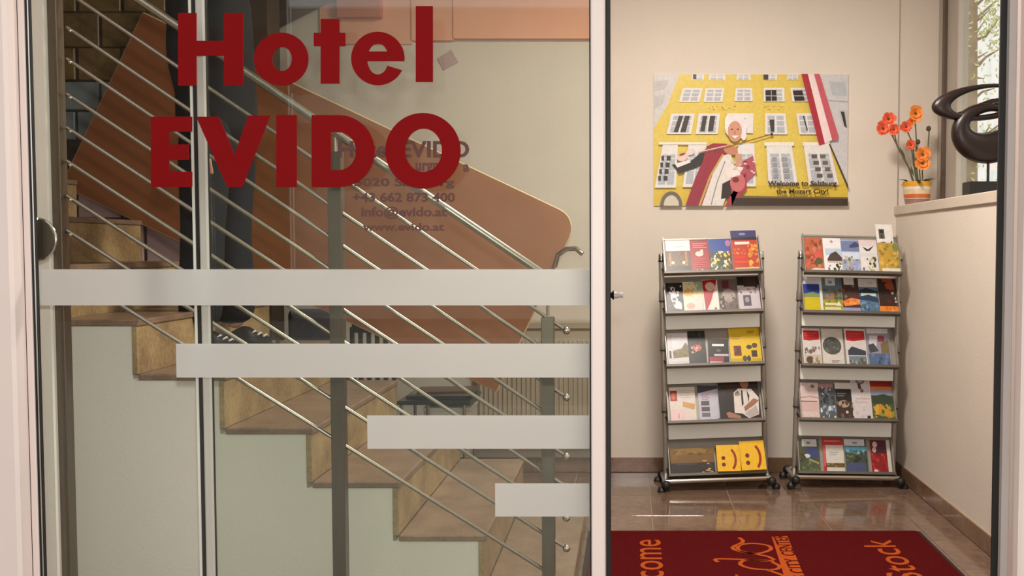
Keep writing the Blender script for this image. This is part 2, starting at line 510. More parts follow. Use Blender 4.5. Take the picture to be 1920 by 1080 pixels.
# salmon dropped bulkhead above the stair side
b0 = P(1120, 72, 5.585); b1 = P(850, 72, 5.585)
struct('trim_2', (b1.x, 5.585, b0.z), (b0.x, DB, 3.0), M_salmon)
b2 = P(772, 76, 5.6)
struct('trim_3', (b2.x, 5.595, b2.z), (b1.x, DB, 3.0), M_salmon)
b3 = P(600, 82, 5.6)
struct('trim_4', (b3.x, 5.605, b3.z), (b2.x, DB, 3.0), M_salmon)
a0, a1 = P(630, 32, 5.55), P(714, 32, 5.55)
struct('trim_5', (a0.x, 5.55, a0.z), (a1.x, 5.6, 3.0), M_salmon2, 0.004)

# stair hall wall with stone cladding
ws0 = P(505, 300, 4.78).x
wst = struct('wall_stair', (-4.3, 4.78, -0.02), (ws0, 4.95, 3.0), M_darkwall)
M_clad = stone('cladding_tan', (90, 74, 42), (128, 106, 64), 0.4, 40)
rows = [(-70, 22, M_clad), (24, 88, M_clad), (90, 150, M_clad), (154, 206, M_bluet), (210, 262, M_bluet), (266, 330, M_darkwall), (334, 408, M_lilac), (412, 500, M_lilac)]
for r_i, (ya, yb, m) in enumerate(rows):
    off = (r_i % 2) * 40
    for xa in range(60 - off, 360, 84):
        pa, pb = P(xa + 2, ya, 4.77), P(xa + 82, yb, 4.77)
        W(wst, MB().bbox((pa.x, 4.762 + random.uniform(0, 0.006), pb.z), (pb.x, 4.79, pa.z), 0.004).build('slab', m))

# sloped underside of the upper flight
q = MB()
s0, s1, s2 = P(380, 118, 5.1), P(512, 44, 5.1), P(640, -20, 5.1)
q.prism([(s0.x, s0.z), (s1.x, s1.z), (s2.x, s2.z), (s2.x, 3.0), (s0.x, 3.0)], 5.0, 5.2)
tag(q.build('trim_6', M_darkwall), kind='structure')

# nib wall at the left behind the fixed pane
n0, n1 = P(58, 400, 2.95), P(97, 400, 2.95)
struct('wall_nib', (n0.x - 0.2, 2.93, -0.02), (n1.x, 2.955, 3.0), M_wallstair)

# ceiling lamps (out of the frame above)
for lx, ly, lz, ls, lw, lc in LAMPS:
    cl = empty('ceiling_light', (lx, ly, 3.0), 'round ceiling lamp ' + ('above the brochure stands' if lx > 0 else 'above the staircase'), 'lamp')
    W(cl, MB().lathe([(ls * 0.56, 0), (ls * 0.56, -0.05), (ls * 0.52, -0.05), (ls * 0.52, -0.01)], (lx, ly, 3.0), 32).build('rim', M_white))
    W(cl, MB().lathe([(0.001, -0.02), (ls * 0.52, -0.02)], (lx, ly, 3.0), 32).build('diffuser', M_lamp))

# ---------------------------------------------------------------- entrance: fixed pane, leaf
fp = empty('fixed_glass_panel', P(580, 1000, DG), 'fixed glass panel with red hotel lettering and frosted bands', 'glass panel')
g0, g1 = P(67, 460, DG), P(1107, 460, DG)
W(fp, MB().box((g0.x, DG, -0.02), (g1.x, DG + 0.008, 2.5)).build('pane', M_glass1))
def strip(name, x0, x1, py, Y0, Y1, m, parent=None, r=0.002, kind=None, z=(-0.02, 2.5)):
    a, b = P(x0, py, Y0).x, P(x1, py, Y0).x
    o = MB().bbox((a, Y0, z[0]), (b, Y1, z[1]), r).build(name, m)
    if parent: W(parent, o)
    return o
strip('gasket', 36.5, 44, 460, 2.698, 2.708, M_black, fp)
strip('frame_profile', 44, 56, 460, 2.692, 2.708, M_frame, fp)
strip('gasket', 56, 61, 460, 2.698, 2.708, M_black, fp)
strip('glazing_bead', 61.5, 64.5, 460, 2.696, 2.708, M_chrome, fp)
strip('gasket', 65, 68, 460, 2.699, 2.709, M_black, fp)
strip('end_stile', 1108, 1134, 460, 2.69, 2.74, M_frame, fp, 0.004)
strip('gasket', 1105.5, 1108, 460, 2.7, 2.74, M_black, fp)
# frosted bands on its face
for x0, x1, y0, y1 in ((69, 1105, 505, 572.5), (331, 1105, 644.5, 708), (689, 1105, 779, 841.5), (928.5, 1105, 906.5, 968.5)):
    a, b = P(x0, y1, DG - 0.001), P(x1, y0, DG - 0.001)
    W(fp, MB().box((a.x, DG - 0.0012, a.z), (b.x, DG - 0.0004, b.z)).build('frosted_band', M_frost))

# big red letters
def band_poly(outer, inner):         # ring between two outlines of the same count
    return outer, inner
def letter(name, polys, rings=()):
    q = MB()
    Y0, Y1 = DG - 0.004, DG - 0.0005
    def pt(p, Y): v = P(p[0], p[1], DG); return Vector((v.x, Y, v.z))
    for poly in polys:
        n = len(poly)
        v = [pt(p, Y0 - (0.0003 if rings else 0)) for p in poly] + [pt(p, Y1) for p in poly]
        q.add(v, [list(range(n)), [n + i for i in range(n)][::-1]] + [(i, n + i, n + (i + 1) % n, (i + 1) % n) for i in range(n)])
    for out, inn, closed in rings:
        n = len(out)
        v = [pt(p, Y0) for p in out] + [pt(p, Y0) for p in inn] + [pt(p, Y1) for p in out] + [pt(p, Y1) for p in inn]
        fs = []
        for i in range(n if closed else n - 1):
            j = (i + 1) % n
            fs += [(i, j, n + j, n + i), (2 * n + i, 3 * n + i, 3 * n + j, 2 * n + j), (i, 2 * n + i, 2 * n + j, j), (n + i, n + j, 3 * n + j, 3 * n + i)]
        if not closed:
            fs += [(0, n, 3 * n, 2 * n), (n - 1, 3 * n - 1, 4 * n - 1, 2 * n - 1)]
        q.add(v, fs)
    W(fp, q.build(name, M_red))
R_ = lambda x0, y0, x1, y1: [(x0, y0), (x0, y1), (x1, y1), (x1, y0)]
letter('letter', [[(335, 25), (335, 161), (369, 161), (369, 105), (421, 105), (421, 161), (457, 161), (457, 25), (421, 25), (421, 77), (369, 77), (369, 25)]])
letter('letter', [], [(circ(528, 111, 51, 49.5, 40), circ(529.5, 111, 18.5, 22.5, 40), True)])
letter('letter', [[(602, 36), (602, 62), (589, 62), (589, 87), (602, 87), (602, 157), (637, 157), (637, 87), (648, 87), (648, 62), (637, 62), (637, 36)]])
letter('letter', [[(700, 97), (689, 97), (689, 115), (758.5, 115), (758.5, 110), (728, 110), (728, 97)]], [(circ(709, 110, 50, 50, 40, 26, 360), circ(709, 111, 20, 29, 40, 26, 360), False)])
letter('letter', [R_(780, 12, 812, 154)])
letter('letter', [[(284, 219), (284, 351), (361, 351), (361, 322), (318, 322), (318, 300), (355, 300), (355, 271), (318, 271), (318, 247), (361, 247), (361, 219)]])
letter('letter', [[(369, 219), (427, 351), (455, 351), (507, 217), (466, 217), (441, 291), (411, 219)]])
letter('letter', [R_(519, 216, 557, 351)])
Do = [(585, 216), (635, 216)] + circ(636, 283.5, 67, 67.5, 22, -90, 90) + [(635, 351), (585, 351)]
Di = [(621, 248), (636, 248)] + circ(636, 283.5, 32, 35.5, 22, -90, 90) + [(636, 319), (621, 319)]
letter('letter', [], [(Do, Di, True)])
letter('letter', [], [(circ(793.5, 283, 70.5, 71, 48), circ(794.5, 282, 34.5, 40.5, 48), True)])

# half round pull on the pane
hp = MB()
c = P(68, 449, DG + 0.02)
pts = []
for i in range(15):
    a = math.radians(90 - 180 * i / 14)
    v = P(68 + 37 * math.cos(a), 449 - 39 * math.sin(a), DG + 0.025); pts.append(v)
hp.tube(pts, 0.004, 8)
hp.tube([pts[0], P(68, 410, DG + 0.008)], 0.004, 8); hp.tube([pts[-1], P(68, 488, DG + 0.008)], 0.004, 8)
W(fp, hp.build('pull_ring', M_chrome))
pl = MB()
n = 15
vv = [Vector((p.x, DG + 0.014, p.z)) for p in pts]; vb = [Vector((p.x, DG + 0.022, p.z)) for p in pts]
pl.add(vv + vb, [list(range(n)), [n + i for i in range(n)][::-1]] + [(i, n + i, n + (i + 1) % n, (i + 1) % n) for i in range(n)])
W(fp, pl.build('pull_plate', M_postm))

leaf = empty('sliding_glass_door', P(760, 1000, DL), 'open sliding glass door leaf with contact lettering behind the fixed panel', 'glass door')
l0, l1 = P(386, 460, DL), P(1112, 460, DL)
W(leaf, MB().box((l0.x, DL, 0.03), (l1.x, DL + 0.008, 2.48)).build('pane', M_glass2))
strip('seal', 362, 367.5, 500, 2.778, 2.788, M_white, leaf)
strip('seal', 367.5, 374.5, 500, 2.779, 2.789, M_black, leaf)
strip('stile', 374.5, 391, 500, 2.772, 2.792, M_silver, leaf, 0.004)
strip('seal', 391.5, 394.5, 500, 2.78, 2.79, M_black, leaf)
strip('stile', 1112, 1136, 500, 2.77, 2.83, M_frame, leaf, 0.003)
strip('seal', 1136, 1144.5, 500, 2.765, 2.83, M_black, leaf)
lk = MB()
lc0 = P(1143, 553.5, 2.79)
lk.tube([lc0, lc0 + Vector((0.012, 0, 0))], [0.004, 0.014], 14)
W(leaf, lk.build('latch_cone', M_black))
lk = MB().tube([lc0 + Vector((0.012, 0, 0)), lc0 + Vector((0.022, 0, 0)), lc0 + Vector((0.023, 0, 0)), lc0 + Vector((0.037, 0, 0))], [0.0095, 0.0095, 0.007, 0.007], 14)
W(leaf, lk.build('latch_bolt', M_frame2))
# contact lettering
M_ink = mat('lettering_mauve', (92, 44, 42), 0.7, var=0.05)
for s, x0, y0, x1, y1 in (('Hotel EVIDO', 634, 264, 880, 296), ('urgr', 779, 305, 822, 327), ('a', 868, 308, 880, 322), ('5020 Salzburg', 664, 334, 852, 354),
                          ('+43 662 873 400', 661, 361, 853, 379), ('info@evido.at', 677, 387, 838, 411), ('www.evido.at', 680, 418, 833, 433)):
    q = MB()
    vs, fs, (tx0, ty0, tx1, ty1) = text_geo(s, 0.03)
    out = []
    for x, y in vs:
        v = P(x0 + (x - tx0) / (tx1 - tx0) * (x1 - x0), y1 - (y - ty0) / (ty1 - ty0) * (y1 - y0), DL - 0.0006)
        out.append(v)
    q.add(out, fs)
    W(leaf, q.build('lettering', M_ink, fix=False))
# right side: black seal of the opening and jamb lining
strip('gasket', 1871, 1887, 400, 2.70, 2.712, M_black, None)['kind'] = 'structure'
bpy.data.objects['gasket'].name if 'gasket' in bpy.data.objects else None
for o in list(bpy.data.objects):
    if o.parent is None and o.name.startswith('gasket'): o.name = 'trim_7'
tag(strip('trim_8', 1887.5, 1902, 400, 2.68, 2.712, M_frame2, None), kind='structure')

# ---------------------------------------------------------------- staircase
DS = 3.28
e0, e4 = P(897, 1015, DS), P(247, 612, DS)
run = (e0.x - e4.x) / 4; rise = (e4.z - e0.z) / 4
stair = empty('staircase', (e0.x, DS + 0.6, 0), 'tan stone staircase with white side wall climbing behind the glass', 'stairs')
NST = 9
nose = []
for i in range(-1, NST):
    nose.append((e0.x - i * run, e0.z + i * rise))
poly = [(nose[0][0], 0.0)]
for i, (nx, nz) in enumerate(nose):
    poly.append((nx, nz)); poly.append((nx - run, nz))
poly.append((nose[-1][0] - run, 0.0))
SW = 1.2
q = MB().prism(poly, DS, DS + SW)
W(stair, q.build('side_wall', M_wallstair))
for i, (nx, nz) in enumerate(nose):
    zb = nose[i - 1][1] + 0.02 if i else 0.0
    W(stair, MB().bbox((nx + 0.001, DS - 0.006, zb), (nx + 0.020, DS + SW, nz), 0.002).build('riser', M_gran))
    W(stair, MB().bbox((nx - run + 0.0205, DS - 0.008, nz + 0.0005), (nx + 0.026, DS + SW, nz + 0.022), 0.004).build('tread', M_gran2))

# ---------------------------------------------------------------- railing
XA, YA = P(137, 440, 2.98).x, 2.98
XB, YB = P(1062, 740, 3.24).x, 3.24
tr = (YB - YA) / (XB - XA)
def RP(px, py):
    d = ray(px, py)
    s = (YA - tr * XA) / (d.y - tr * d.x)
    return Vector((d.x * s, d.y * s, HE + d.z * s))
rail = empty('stair_railing', (RP(628, 900).x, RP(628, 900).y, 0), 'stainless steel stair railing with sloping rods between square posts', 'railing')
rods = [(517, 1095), (440, 1028), (375, 971), (310, 913), (247, 856), (184, 800), (118, 745), (59, 683), (-8, 620)]
for ya, yb in rods:
    a, b = RP(125, ya - 8), RP(1056, yb - 4)
    ro = MB().tube([a, b], 0.0062, 10).build('rod', M_steel); W(rail, ro)
    e = MB().ball(RP(1062, yb), 0.013, 12).build('end_ball', M_chrome)
    bpy.context.view_layer.update(); e.parent = ro; e.matrix_parent_inverse = ro.matrix_world.inverted()
    s_ = MB().ball(RP(136, ya) + Vector((0, -0.012, 0)), 0.006, 8).build('end_screw', M_chrome)
    s_.parent = ro; s_.matrix_parent_inverse = ro.matrix_world.inverted()
W(rail, MB().tube([RP(60, -136), RP(1062, 543)], 0.0125, 14).build('handrail', M_steel))
for pxc, pyr, ztop in ((110.5, 460, 2.6), (631, 430, RP(631, 285).z), (1028, 740, RP(1028, 594).z)):
    c = RP(pxc, pyr)
    W(rail, MB().bbox((c.x - 0.0205, c.y - 0.02, 0.0), (c.x + 0.0205, c.y + 0.02, ztop), 0.002).build('post', M_postm))
    if ztop < 2.5:
        W(rail, MB().tube([(c.x, c.y, ztop), (c.x, c.y, ztop + 0.085)], 0.006, 10).build('post_pin', M_chrome))

# ---------------------------------------------------------------- copper board beyond the stairs
DC = 4.728
u = Vector((math.cos(math.radians(25.3)), math.sin(math.radians(25.3))))
nrm = Vector((-u.y, u.x))       # downwards in pixels is +y
A = Vector((115, 348))
Lp, Wp = 902, 358
up = Vector((u.y, -u.x))
poly = []
def corner(cn, d1, d2, r):
    res = []
    for k in range(7):
        a = math.pi / 2 * k / 6
        p = cn + d1 * (r * (1 - math.sin(a))) + d2 * (r * (1 - math.cos(a)))
        res.append(p)
    return res
TL, TR, BR, BL = A + up * Wp, A + up * Wp + u * Lp, A + u * Lp, A
pix = [TL] + corner(TR, -u, -up, 38) + [BR, BL]
bd = empty('copper_board', P(600, 500, DC), 'large tilted copper brown board with rounded corner beyond the staircase', 'board')
fr = [P(p.x, p.y, DC) for p in pix]
q = MB().prism([(p.x, p.z) for p in fr], DC, DC + 0.03)
W(bd, q.build('face', M_copper))
q = MB(); k = len(fr)
for i in range(k):
    a, b = fr[i], fr[(i + 1) % k]
    q.tube([Vector((a.x, DC + 0.006, a.z)), Vector((b.x, DC + 0.006, b.z))], 0.006, 6)
W(bd, q.build('edge_band', M_edge))
q = MB().tube([P(1040, 500, DC - 0.02), P(1046, 478, DC - 0.03), P(1062, 467, DC - 0.04), P(1080, 466, DC - 0.05), P(1092, 476, DC - 0.06)], 0.012, 12)
W(bd, q.build('bracket', M_chrome))

# small lilac patch on the wall
pc = [P(820, 110, DB - 0.003), P(846, 93, DB - 0.003), P(860, 117, DB - 0.003), P(832, 132, DB - 0.003)]
q = MB().prism([(p.x, p.z) for p in pc], DB - 0.005, DB - 0.0005)
tag(q.build('lilac_patch', M_lilac), 'small tilted lilac patch high on the cream wall', 'paper')

# ---------------------------------------------------------------- things behind the stairs
def leg_box(name, parent, x, y, z0, z1, w_, m):
    return W(parent, MB().bbox((x - w_, y - w_, z0), (x + w_, y + w_, z1), 0.004).build(name, m))
# slate blue armchair
ax0, ax1 = P(512, 600, 5.1).x, P(616, 600, 5.1).x
ac = empty('armchair', ((ax0 + ax1) / 2, 5.2, 0), 'slate blue armchair seen through the railing behind the stairs', 'chair')
W(ac, MB().bbox((ax0, 5.3, 0.40), (ax1, 5.40, 0.93), 0.03, seg=3).build('backrest', M_blue))
W(ac, MB().bbox((ax0, 4.92, 0.28), (ax1, 5.32, 0.44), 0.03, seg=3).build('seat', M_blue))
for xx in (ax0 - 0.03, ax1 + 0.03):
    W(ac, MB().bbox((xx - 0.03, 4.92, 0.26), (xx + 0.03, 5.40, 0.64), 0.02, seg=2).build('armrest', M_blue))
for xx in (ax0, ax1):
    for yy in (4.95, 5.36): leg_box('leg', ac, xx, yy, 0.0, 0.28, 0.018, M_greenw)
# dark slatted chair
dx0, dx1 = P(660, 620, 5.25).x, P(738, 620, 5.25).x
dc = empty('slatted_chair', ((dx0 + dx1) / 2, 5.2, 0), 'dark wooden chair with slatted back near the low table', 'chair')
ztop = P(650, 606, 5.25).z
W(dc, MB().bbox((dx0, 5.24, ztop - 0.05), (dx1, 5.265, ztop), 0.005).build('top_rail', M_greenw))
for i in range(6):
    xx = dx0 + (dx1 - dx0) * i / 5
    W(dc, MB().bbox((xx - 0.011, 5.243, 0.44 if 0 < i < 5 else 0.0), (xx + 0.011, 5.262, ztop - 0.02), 0.003).build('slat' if 0 < i < 5 else 'leg', M_greenw))
W(dc, MB().bbox((dx0, 4.86, 0.42), (dx1, 5.262, 0.455), 0.008).build('seat', M_greenw))
for xx in (dx0 + 0.02, dx1 - 0.02): leg_box('leg', dc, xx, 4.89, 0.0, 0.42, 0.017, M_greenw)
# low table
t0, t1 = P(758, 730, 5.3).x, P(892, 730, 5.3).x
lt = empty('low_table', ((t0 + t1) / 2, 5.3, 0), 'low teal topped table with thin chrome legs', 'table')
zt = P(800, 748, 5.2).z
W(lt, MB().bbox((t0, 5.12, zt - 0.02), (t1, 5.5, zt), 0.005).build('tabletop', M_teal))
W(lt, MB().bbox((t0 + 0.03, 5.15, zt - 0.17), (t1 - 0.03, 5.46, zt - 0.155), 0.004).build('shelf', M_white))
for xx in (t0 + 0.02, P(803, 760, 5.15).x, t1 - 0.035):
    for yy in (5.14, 5.47):
        W(lt, MB().tube([(xx, yy, 0), (xx, yy, zt - 0.02)], 0.009, 10).build('leg', M_chrome))
for i, (dz, cc, lab) in enumerate(((0.0, (70, 92, 120), 'blue covered magazine at the bottom of the stack on the low table'), (0.014, (196, 190, 176), 'pale magazine in the middle of the stack on the low table'), (0.026, (120, 92, 80), 'brownish magazine topping the stack on the low table'))):
    m_ = MB().bbox((-0.15, -0.105, 0), (0.15, 0.105, 0.012), 0.002).build('magazine', mat('magazine_cover', cc, 0.4))
    m_.location = ((t0 + t1) / 2 + 0.02 * i, 5.3, zt + dz + 0.0005); m_.rotation_euler = (0, 0, 0.12 * (i - 1))
    tag(m_, lab, 'magazine', 'magazines on the low table')
bx = empty('box', ((t0 + t1) / 2 + 0.06, 5.28, zt - 0.155), 'white cardboard box on the lower shelf of the table', 'box')
cxb = (t0 + t1) / 2 + 0.06
W(bx, MB().bbox((cxb - 0.12, 5.17, zt - 0.154), (cxb + 0.12, 5.40, zt - 0.06), 0.003).build('tray', M_white))
W(bx, MB().bbox((cxb - 0.124, 5.166, zt - 0.0600), (cxb + 0.124, 5.404, zt - 0.040), 0.003).build('lid', M_white))
# radiator on the back wall
ra0, ra1 = P(895, 700, DB - 0.06).x, P(1128, 700, DB - 0.06).x
rz1, rz0 = P(1000, 606, DB - 0.06).z, P(1000, 838, DB - 0.06).z
rd = empty('radiator', ((ra0 + ra1) / 2, DB - 0.06, rz0), 'beige ribbed radiator on the back wall behind the right post', 'radiator')
W(rd, MB().bbox((ra0, DB - 0.075, rz0), (ra1, DB - 0.02, rz1), 0.006).build('panel', M_rad))
nr = 26
for i in range(nr):
    xx = ra0 + 0.02 + (ra1 - ra0 - 0.04) * i / (nr - 1)
    W(rd, MB().bbox((xx - 0.007, DB - 0.085, rz0 + 0.03), (xx + 0.007, DB - 0.074, rz1 - 0.09), 0.003).build('rib', M_rad))
W(rd, MB().bbox((ra0 - 0.004, DB - 0.088, rz1 - 0.03), (ra1 + 0.004, DB - 0.018, rz1 + 0.008), 0.004).build('top_cover', M_rad))
for xx in (ra0 + 0.06, ra1 - 0.06):
    W(rd, MB().bbox((xx - 0.015, DB - 0.03, rz0 - 0.02), (xx + 0.015, DB, rz1 - 0.05), 0.003).build('bracket', M_rad))

# ---------------------------------------------------------------- person on the stairs
def skin_mesh(name, joints, edges, m, root=0, sub=2, parent=None):
    me = bpy.data.meshes.new(name)
    me.from_pydata([j[0] for j in joints], edges, [])
    o = bpy.data.objects.new(name, me); COL.objects.link(o)
    o.modifiers.new('skin', 'SKIN').use_smooth_shade = True
    sd = o.modifiers.new('sub', 'SUBSURF'); sd.levels = sub; sd.render_levels = sub
    if not me.skin_vertices: 
        bpy.context.view_layer.objects.active = o
        bpy.ops.object.select_all(action='DESELECT'); o.select_set(True)
        bpy.ops.mesh.customdata_skin_add()
    for i, j in enumerate(joints):
        r = j[1]; r = (r, r) if not isinstance(r, tuple) else r
        me.skin_vertices[0].data[i].radius = r
        me.skin_vertices[0].data[i].use_root = (i == root)
    dg = bpy.context.evaluated_depsgraph_get()
    nm = bpy.data.meshes.new_from_object(o.evaluated_get(dg))
    o.modifiers.clear(); old = o.data; o.data = nm; bpy.data.meshes.remove(old)
    nm.name = name
    nm.materials.clear(); nm.materials.append(m)
    for p in nm.polygons: p.use_smooth = True
    if parent: W(parent, o)
    return o
DP = 3.86
zs = nose[4][1] + 0.022        # tread under the feet
def Q(px, py, dy=0.0):
    v = P(px, py, DP); return (v.x, DP + dy, v.z)
pe_loc = Q(405, 660); 
person = empty('person', (pe_loc[0], DP, zs), 'person in dark jacket and trousers standing on the stairs behind the glass', 'person')
fx = P(405, 600, DP).x
hy = 0.10
def footz(z): return zs + z
aN, aF = (fx - 0.02, DP - hy, footz(0.09)), (fx + 0.035, DP + hy, footz(0.09))
kN, kF = (P(402, 440, DP).x, DP - hy, footz(0.49)), (P(412, 440, DP).x, DP + hy, footz(0.49))
hip = Q(408, 225); hz = zs + 0.92
pel = (hip[0], DP, hz)
chest = (P(402, 90, DP).x, DP, zs + 1.27)
neck = (P(402, -30, DP).x, DP, zs + 1.47); head = (neck[0] + 0.03, DP, zs + 1.63)
shN, shF = (chest[0] - 0.01, DP - 0.18, zs + 1.40), (chest[0], DP + 0.18, zs + 1.40)
elN, elF = (P(348, 130, DP - 0.2).x, DP - 0.22, zs + 1.09), (chest[0] - 0.02, DP + 0.22, zs + 1.11)
wrN, wrF = (P(377, 236, DP - 0.2).x, DP - 0.21, zs + 0.83), (chest[0] - 0.01, DP + 0.20, zs + 0.87)
body = skin_mesh('body', [
    (pel, (0.10, 0.12)), ((pel[0], DP, zs + 1.10), (0.095, 0.11)), (chest, (0.10, 0.13)), ((neck[0] - 0.01, DP, zs + 1.42), 0.07), (neck, 0.052), ((neck[0] + 0.022, DP, zs + 1.545), (0.078, 0.072)), ((head[0] + 0.004, DP, zs + 1.62), (0.108, 0.088)), ((head[0] - 0.004, DP, zs + 1.69), (0.108, 0.088)), ((head[0] - 0.01, DP, zs + 1.735), (0.07, 0.06)),
    (shN, 0.05), (elN, 0.038), (wrN, 0.027), (shF, 0.05), (elF, 0.038), (wrF, 0.027),
    ((pel[0], DP - hy, hz - 0.05), 0.075), (kN, 0.05), (aN, 0.036), ((pel[0], DP + hy, hz - 0.05), 0.075), (kF, 0.05), (aF, 0.036)],
    [(0, 1), (1, 2), (2, 3), (3, 4), (4, 5), (5, 6), (6, 7), (7, 8), (3, 9), (9, 10), (10, 11), (3, 12), (12, 13), (13, 14), (0, 15), (15, 16), (16, 17), (0, 18), (18, 19), (19, 20)], M_skin, parent=person)
# face and hair
hx, hz_ = head[0], zs + 1.63
q = MB(); q.ball((hx + 0.090, DP, hz_ + 0.0), 0.013, 8, sc3=(1.3, 0.8, 1.7)); W(person, q.build('nose', M_skin))
for s in (-1, 1):
    W(person, MB().ball((hx + 0.078, DP + s * 0.028, hz_ + 0.03), 0.008, 8, sc3=(0.7, 1.2, 0.7)).build('eye', M_dark))
    W(person, MB().ball((hx - 0.005, DP + s * 0.078, hz_), 0.022, 8, sc3=(0.7, 0.4, 1.3)).build('ear', M_skin))
W(person, MB().ball((hx + 0.078, DP, hz_ - 0.045), 0.017, 8, sc3=(0.4, 1.2, 0.3)).build('mouth', M_lip))
W(person, MB().ball((hx - 0.03, DP, hz_ + 0.062), 0.096, 16, sc3=(1.02, 0.95, 0.85)).build('hair', M_hair))
# hands
def hand(wr, name, side):
    wr = Vector(wr)
    palm = wr + Vector((0.0, 0, -0.075))
    js = [(wr, 0.024), (wr + Vector((0.004, 0, -0.04)), (0.03, 0.018)), (palm, (0.034, 0.016))]
    ed = [(0, 1), (1, 2)]
    for k, (dx, L) in enumerate(((-0.028, 0.06), (-0.009, 0.075), (0.010, 0.082), (0.028, 0.07))):
        b = len(js)
        p0 = palm + Vector((dx, 0, -0.014)); p1 = p0 + Vector((0.002, -side * 0.006, -L * 0.5)); p2 = p1 + Vector((0.0, -side * 0.016, -L * 0.45))
        js += [(p0, 0.0095), (p1, 0.0088), (p2, 0.0075)]
        ed += [(2, b), (b, b + 1), (b + 1, b + 2)]
    b = len(js)
    js += [(wr + Vector((0.038, -side * 0.008, -0.05)), 0.0105), (wr + Vector((0.05, -side * 0.016, -0.09)), 0.009)]
    ed += [(1, b), (b, b + 1)]
    return skin_mesh(name, js, ed, M_skin, parent=person)
hand(wrN, 'hand', -1); hand(wrF, 'hand', 1)
# clothes
skin_mesh('jacket', [
    ((pel[0], DP, hz - 0.16), (0.15, 0.175)), ((pel[0], DP, hz - 0.04), (0.155, 0.17)), ((pel[0] - 0.005, DP, zs + 1.08), (0.15, 0.165)), (chest, (0.145, 0.175)), ((neck[0] - 0.01, DP, zs + 1.415), (0.09, 0.11)), ((neck[0], DP, zs + 1.47), 0.064),
    (shN, 0.075), (elN, 0.062), (Vector(wrN) + Vector((0, 0, -0.02)), 0.046), (shF, 0.075), (elF, 0.062), (Vector(wrF) + Vector((0, 0, -0.02)), 0.046)],
    [(0, 1), (1, 2), (2, 3), (3, 4), (4, 5), (4, 6), (6, 7), (7, 8), (4, 9), (9, 10), (10, 11)], M_cloth, parent=person)
skin_mesh('trousers', [
    ((pel[0], DP, hz + 0.05), (0.12, 0.14)), ((pel[0], DP, hz - 0.06), (0.125, 0.15)),
    ((pel[0] - 0.01, DP - hy, hz - 0.14), 0.105), (kN, 0.082), ((aN[0], aN[1], zs + 0.10), 0.085), ((pel[0] + 0.01, DP + hy, hz - 0.14), 0.105), (kF, 0.082), ((aF[0], aF[1], zs + 0.10), 0.085)],
    [(0, 1), (1, 2), (2, 3), (3, 4), (1, 5), (5, 6), (6, 7)], M_trous, parent=person)
for a in (aN, aF):
    sh = skin_mesh('shoe', [((a[0] - 0.055, a[1], zs + 0.035), 0.036), ((a[0] + 0.04, a[1], zs + 0.042), 0.04), ((a[0] + 0.12, a[1], zs + 0.034), (0.042, 0.034)), ((a[0] + 0.175, a[1], zs + 0.028), (0.034, 0.026)), ((a[0], a[1], zs + 0.10), 0.044)], [(0, 1), (1, 2), (2, 3), (1, 4)], M_shoe, root=1, parent=person)
    q = MB()
    for k in range(4):
        q.tube([(a[0] + 0.05 + 0.022 * k, a[1] - 0.022, zs + 0.083 - 0.006 * k), (a[0] + 0.055 + 0.022 * k, a[1], zs + 0.092 - 0.007 * k), (a[0] + 0.05 + 0.022 * k, a[1] + 0.022, zs + 0.083 - 0.006 * k)], 0.004, 6)
    lo = q.build('lace', M_white); bpy.context.view_layer.update(); lo.parent = sh; lo.matrix_parent_inverse = sh.matrix_world.inverted()

# ---------------------------------------------------------------- wall poster
PD = DB
p0, p1 = P(1226, 386, PD), P(1590.5, 140, PD)
po = empty('wall_poster', ((p0.x + p1.x) / 2, PD - 0.006, p0.z), 'large welcome poster of a violinist before a yellow building on the wall', 'poster')
W(po, MB().bbox((p0.x, PD - 0.008, p0.z), (p1.x, PD - 0.0005, p1.z), 0.001).build('board', M_white))
def pf(u, v, h):        # u, v in 0..1466, 0..987 units of the sheet
    return Vector((p0.x + (u - 24) / 1466.0 * (p1.x - p0.x), PD - 0.008 - h, p1.z - (v - 38) / 987.0 * (p1.z - p0.z)))
YEL, YEL2 = (220, 194, 88), (216, 184, 66)
WH, GRY = (226, 220, 216), (178, 182, 188)
S = [('r', YEL, (24, 38, 1490, 1025)), ('p', YEL2, [(24, 880), (1490, 860), (1490, 1025), (24, 1025)]),
     ('p', (206, 200, 196), [(24, 38), (215, 38), (130, 260), (24, 440)]), ('p', (190, 186, 184), [(30, 90), (140, 80), (100, 150), (24, 170)]), ('p', (190, 186, 184), [(30, 200), (110, 190), (90, 260), (24, 300)]),
     ('p', (204, 200, 200), [(1235, 38), (1490, 38), (1490, 880), (1350, 560), (1265, 300)]), ('l', (168, 168, 172), [(1300, 230), (1490, 245)], 10), ('p', (182, 186, 190), [(1340, 90), (1470, 95), (1480, 200), (1370, 195)]),
     ('p', (190, 188, 188), [(1410, 305), (1490, 305), (1490, 450), (1455, 430)]), ('p', (60, 52, 50), [(1432, 315), (1460, 318), (1482, 440), (1462, 425)])]
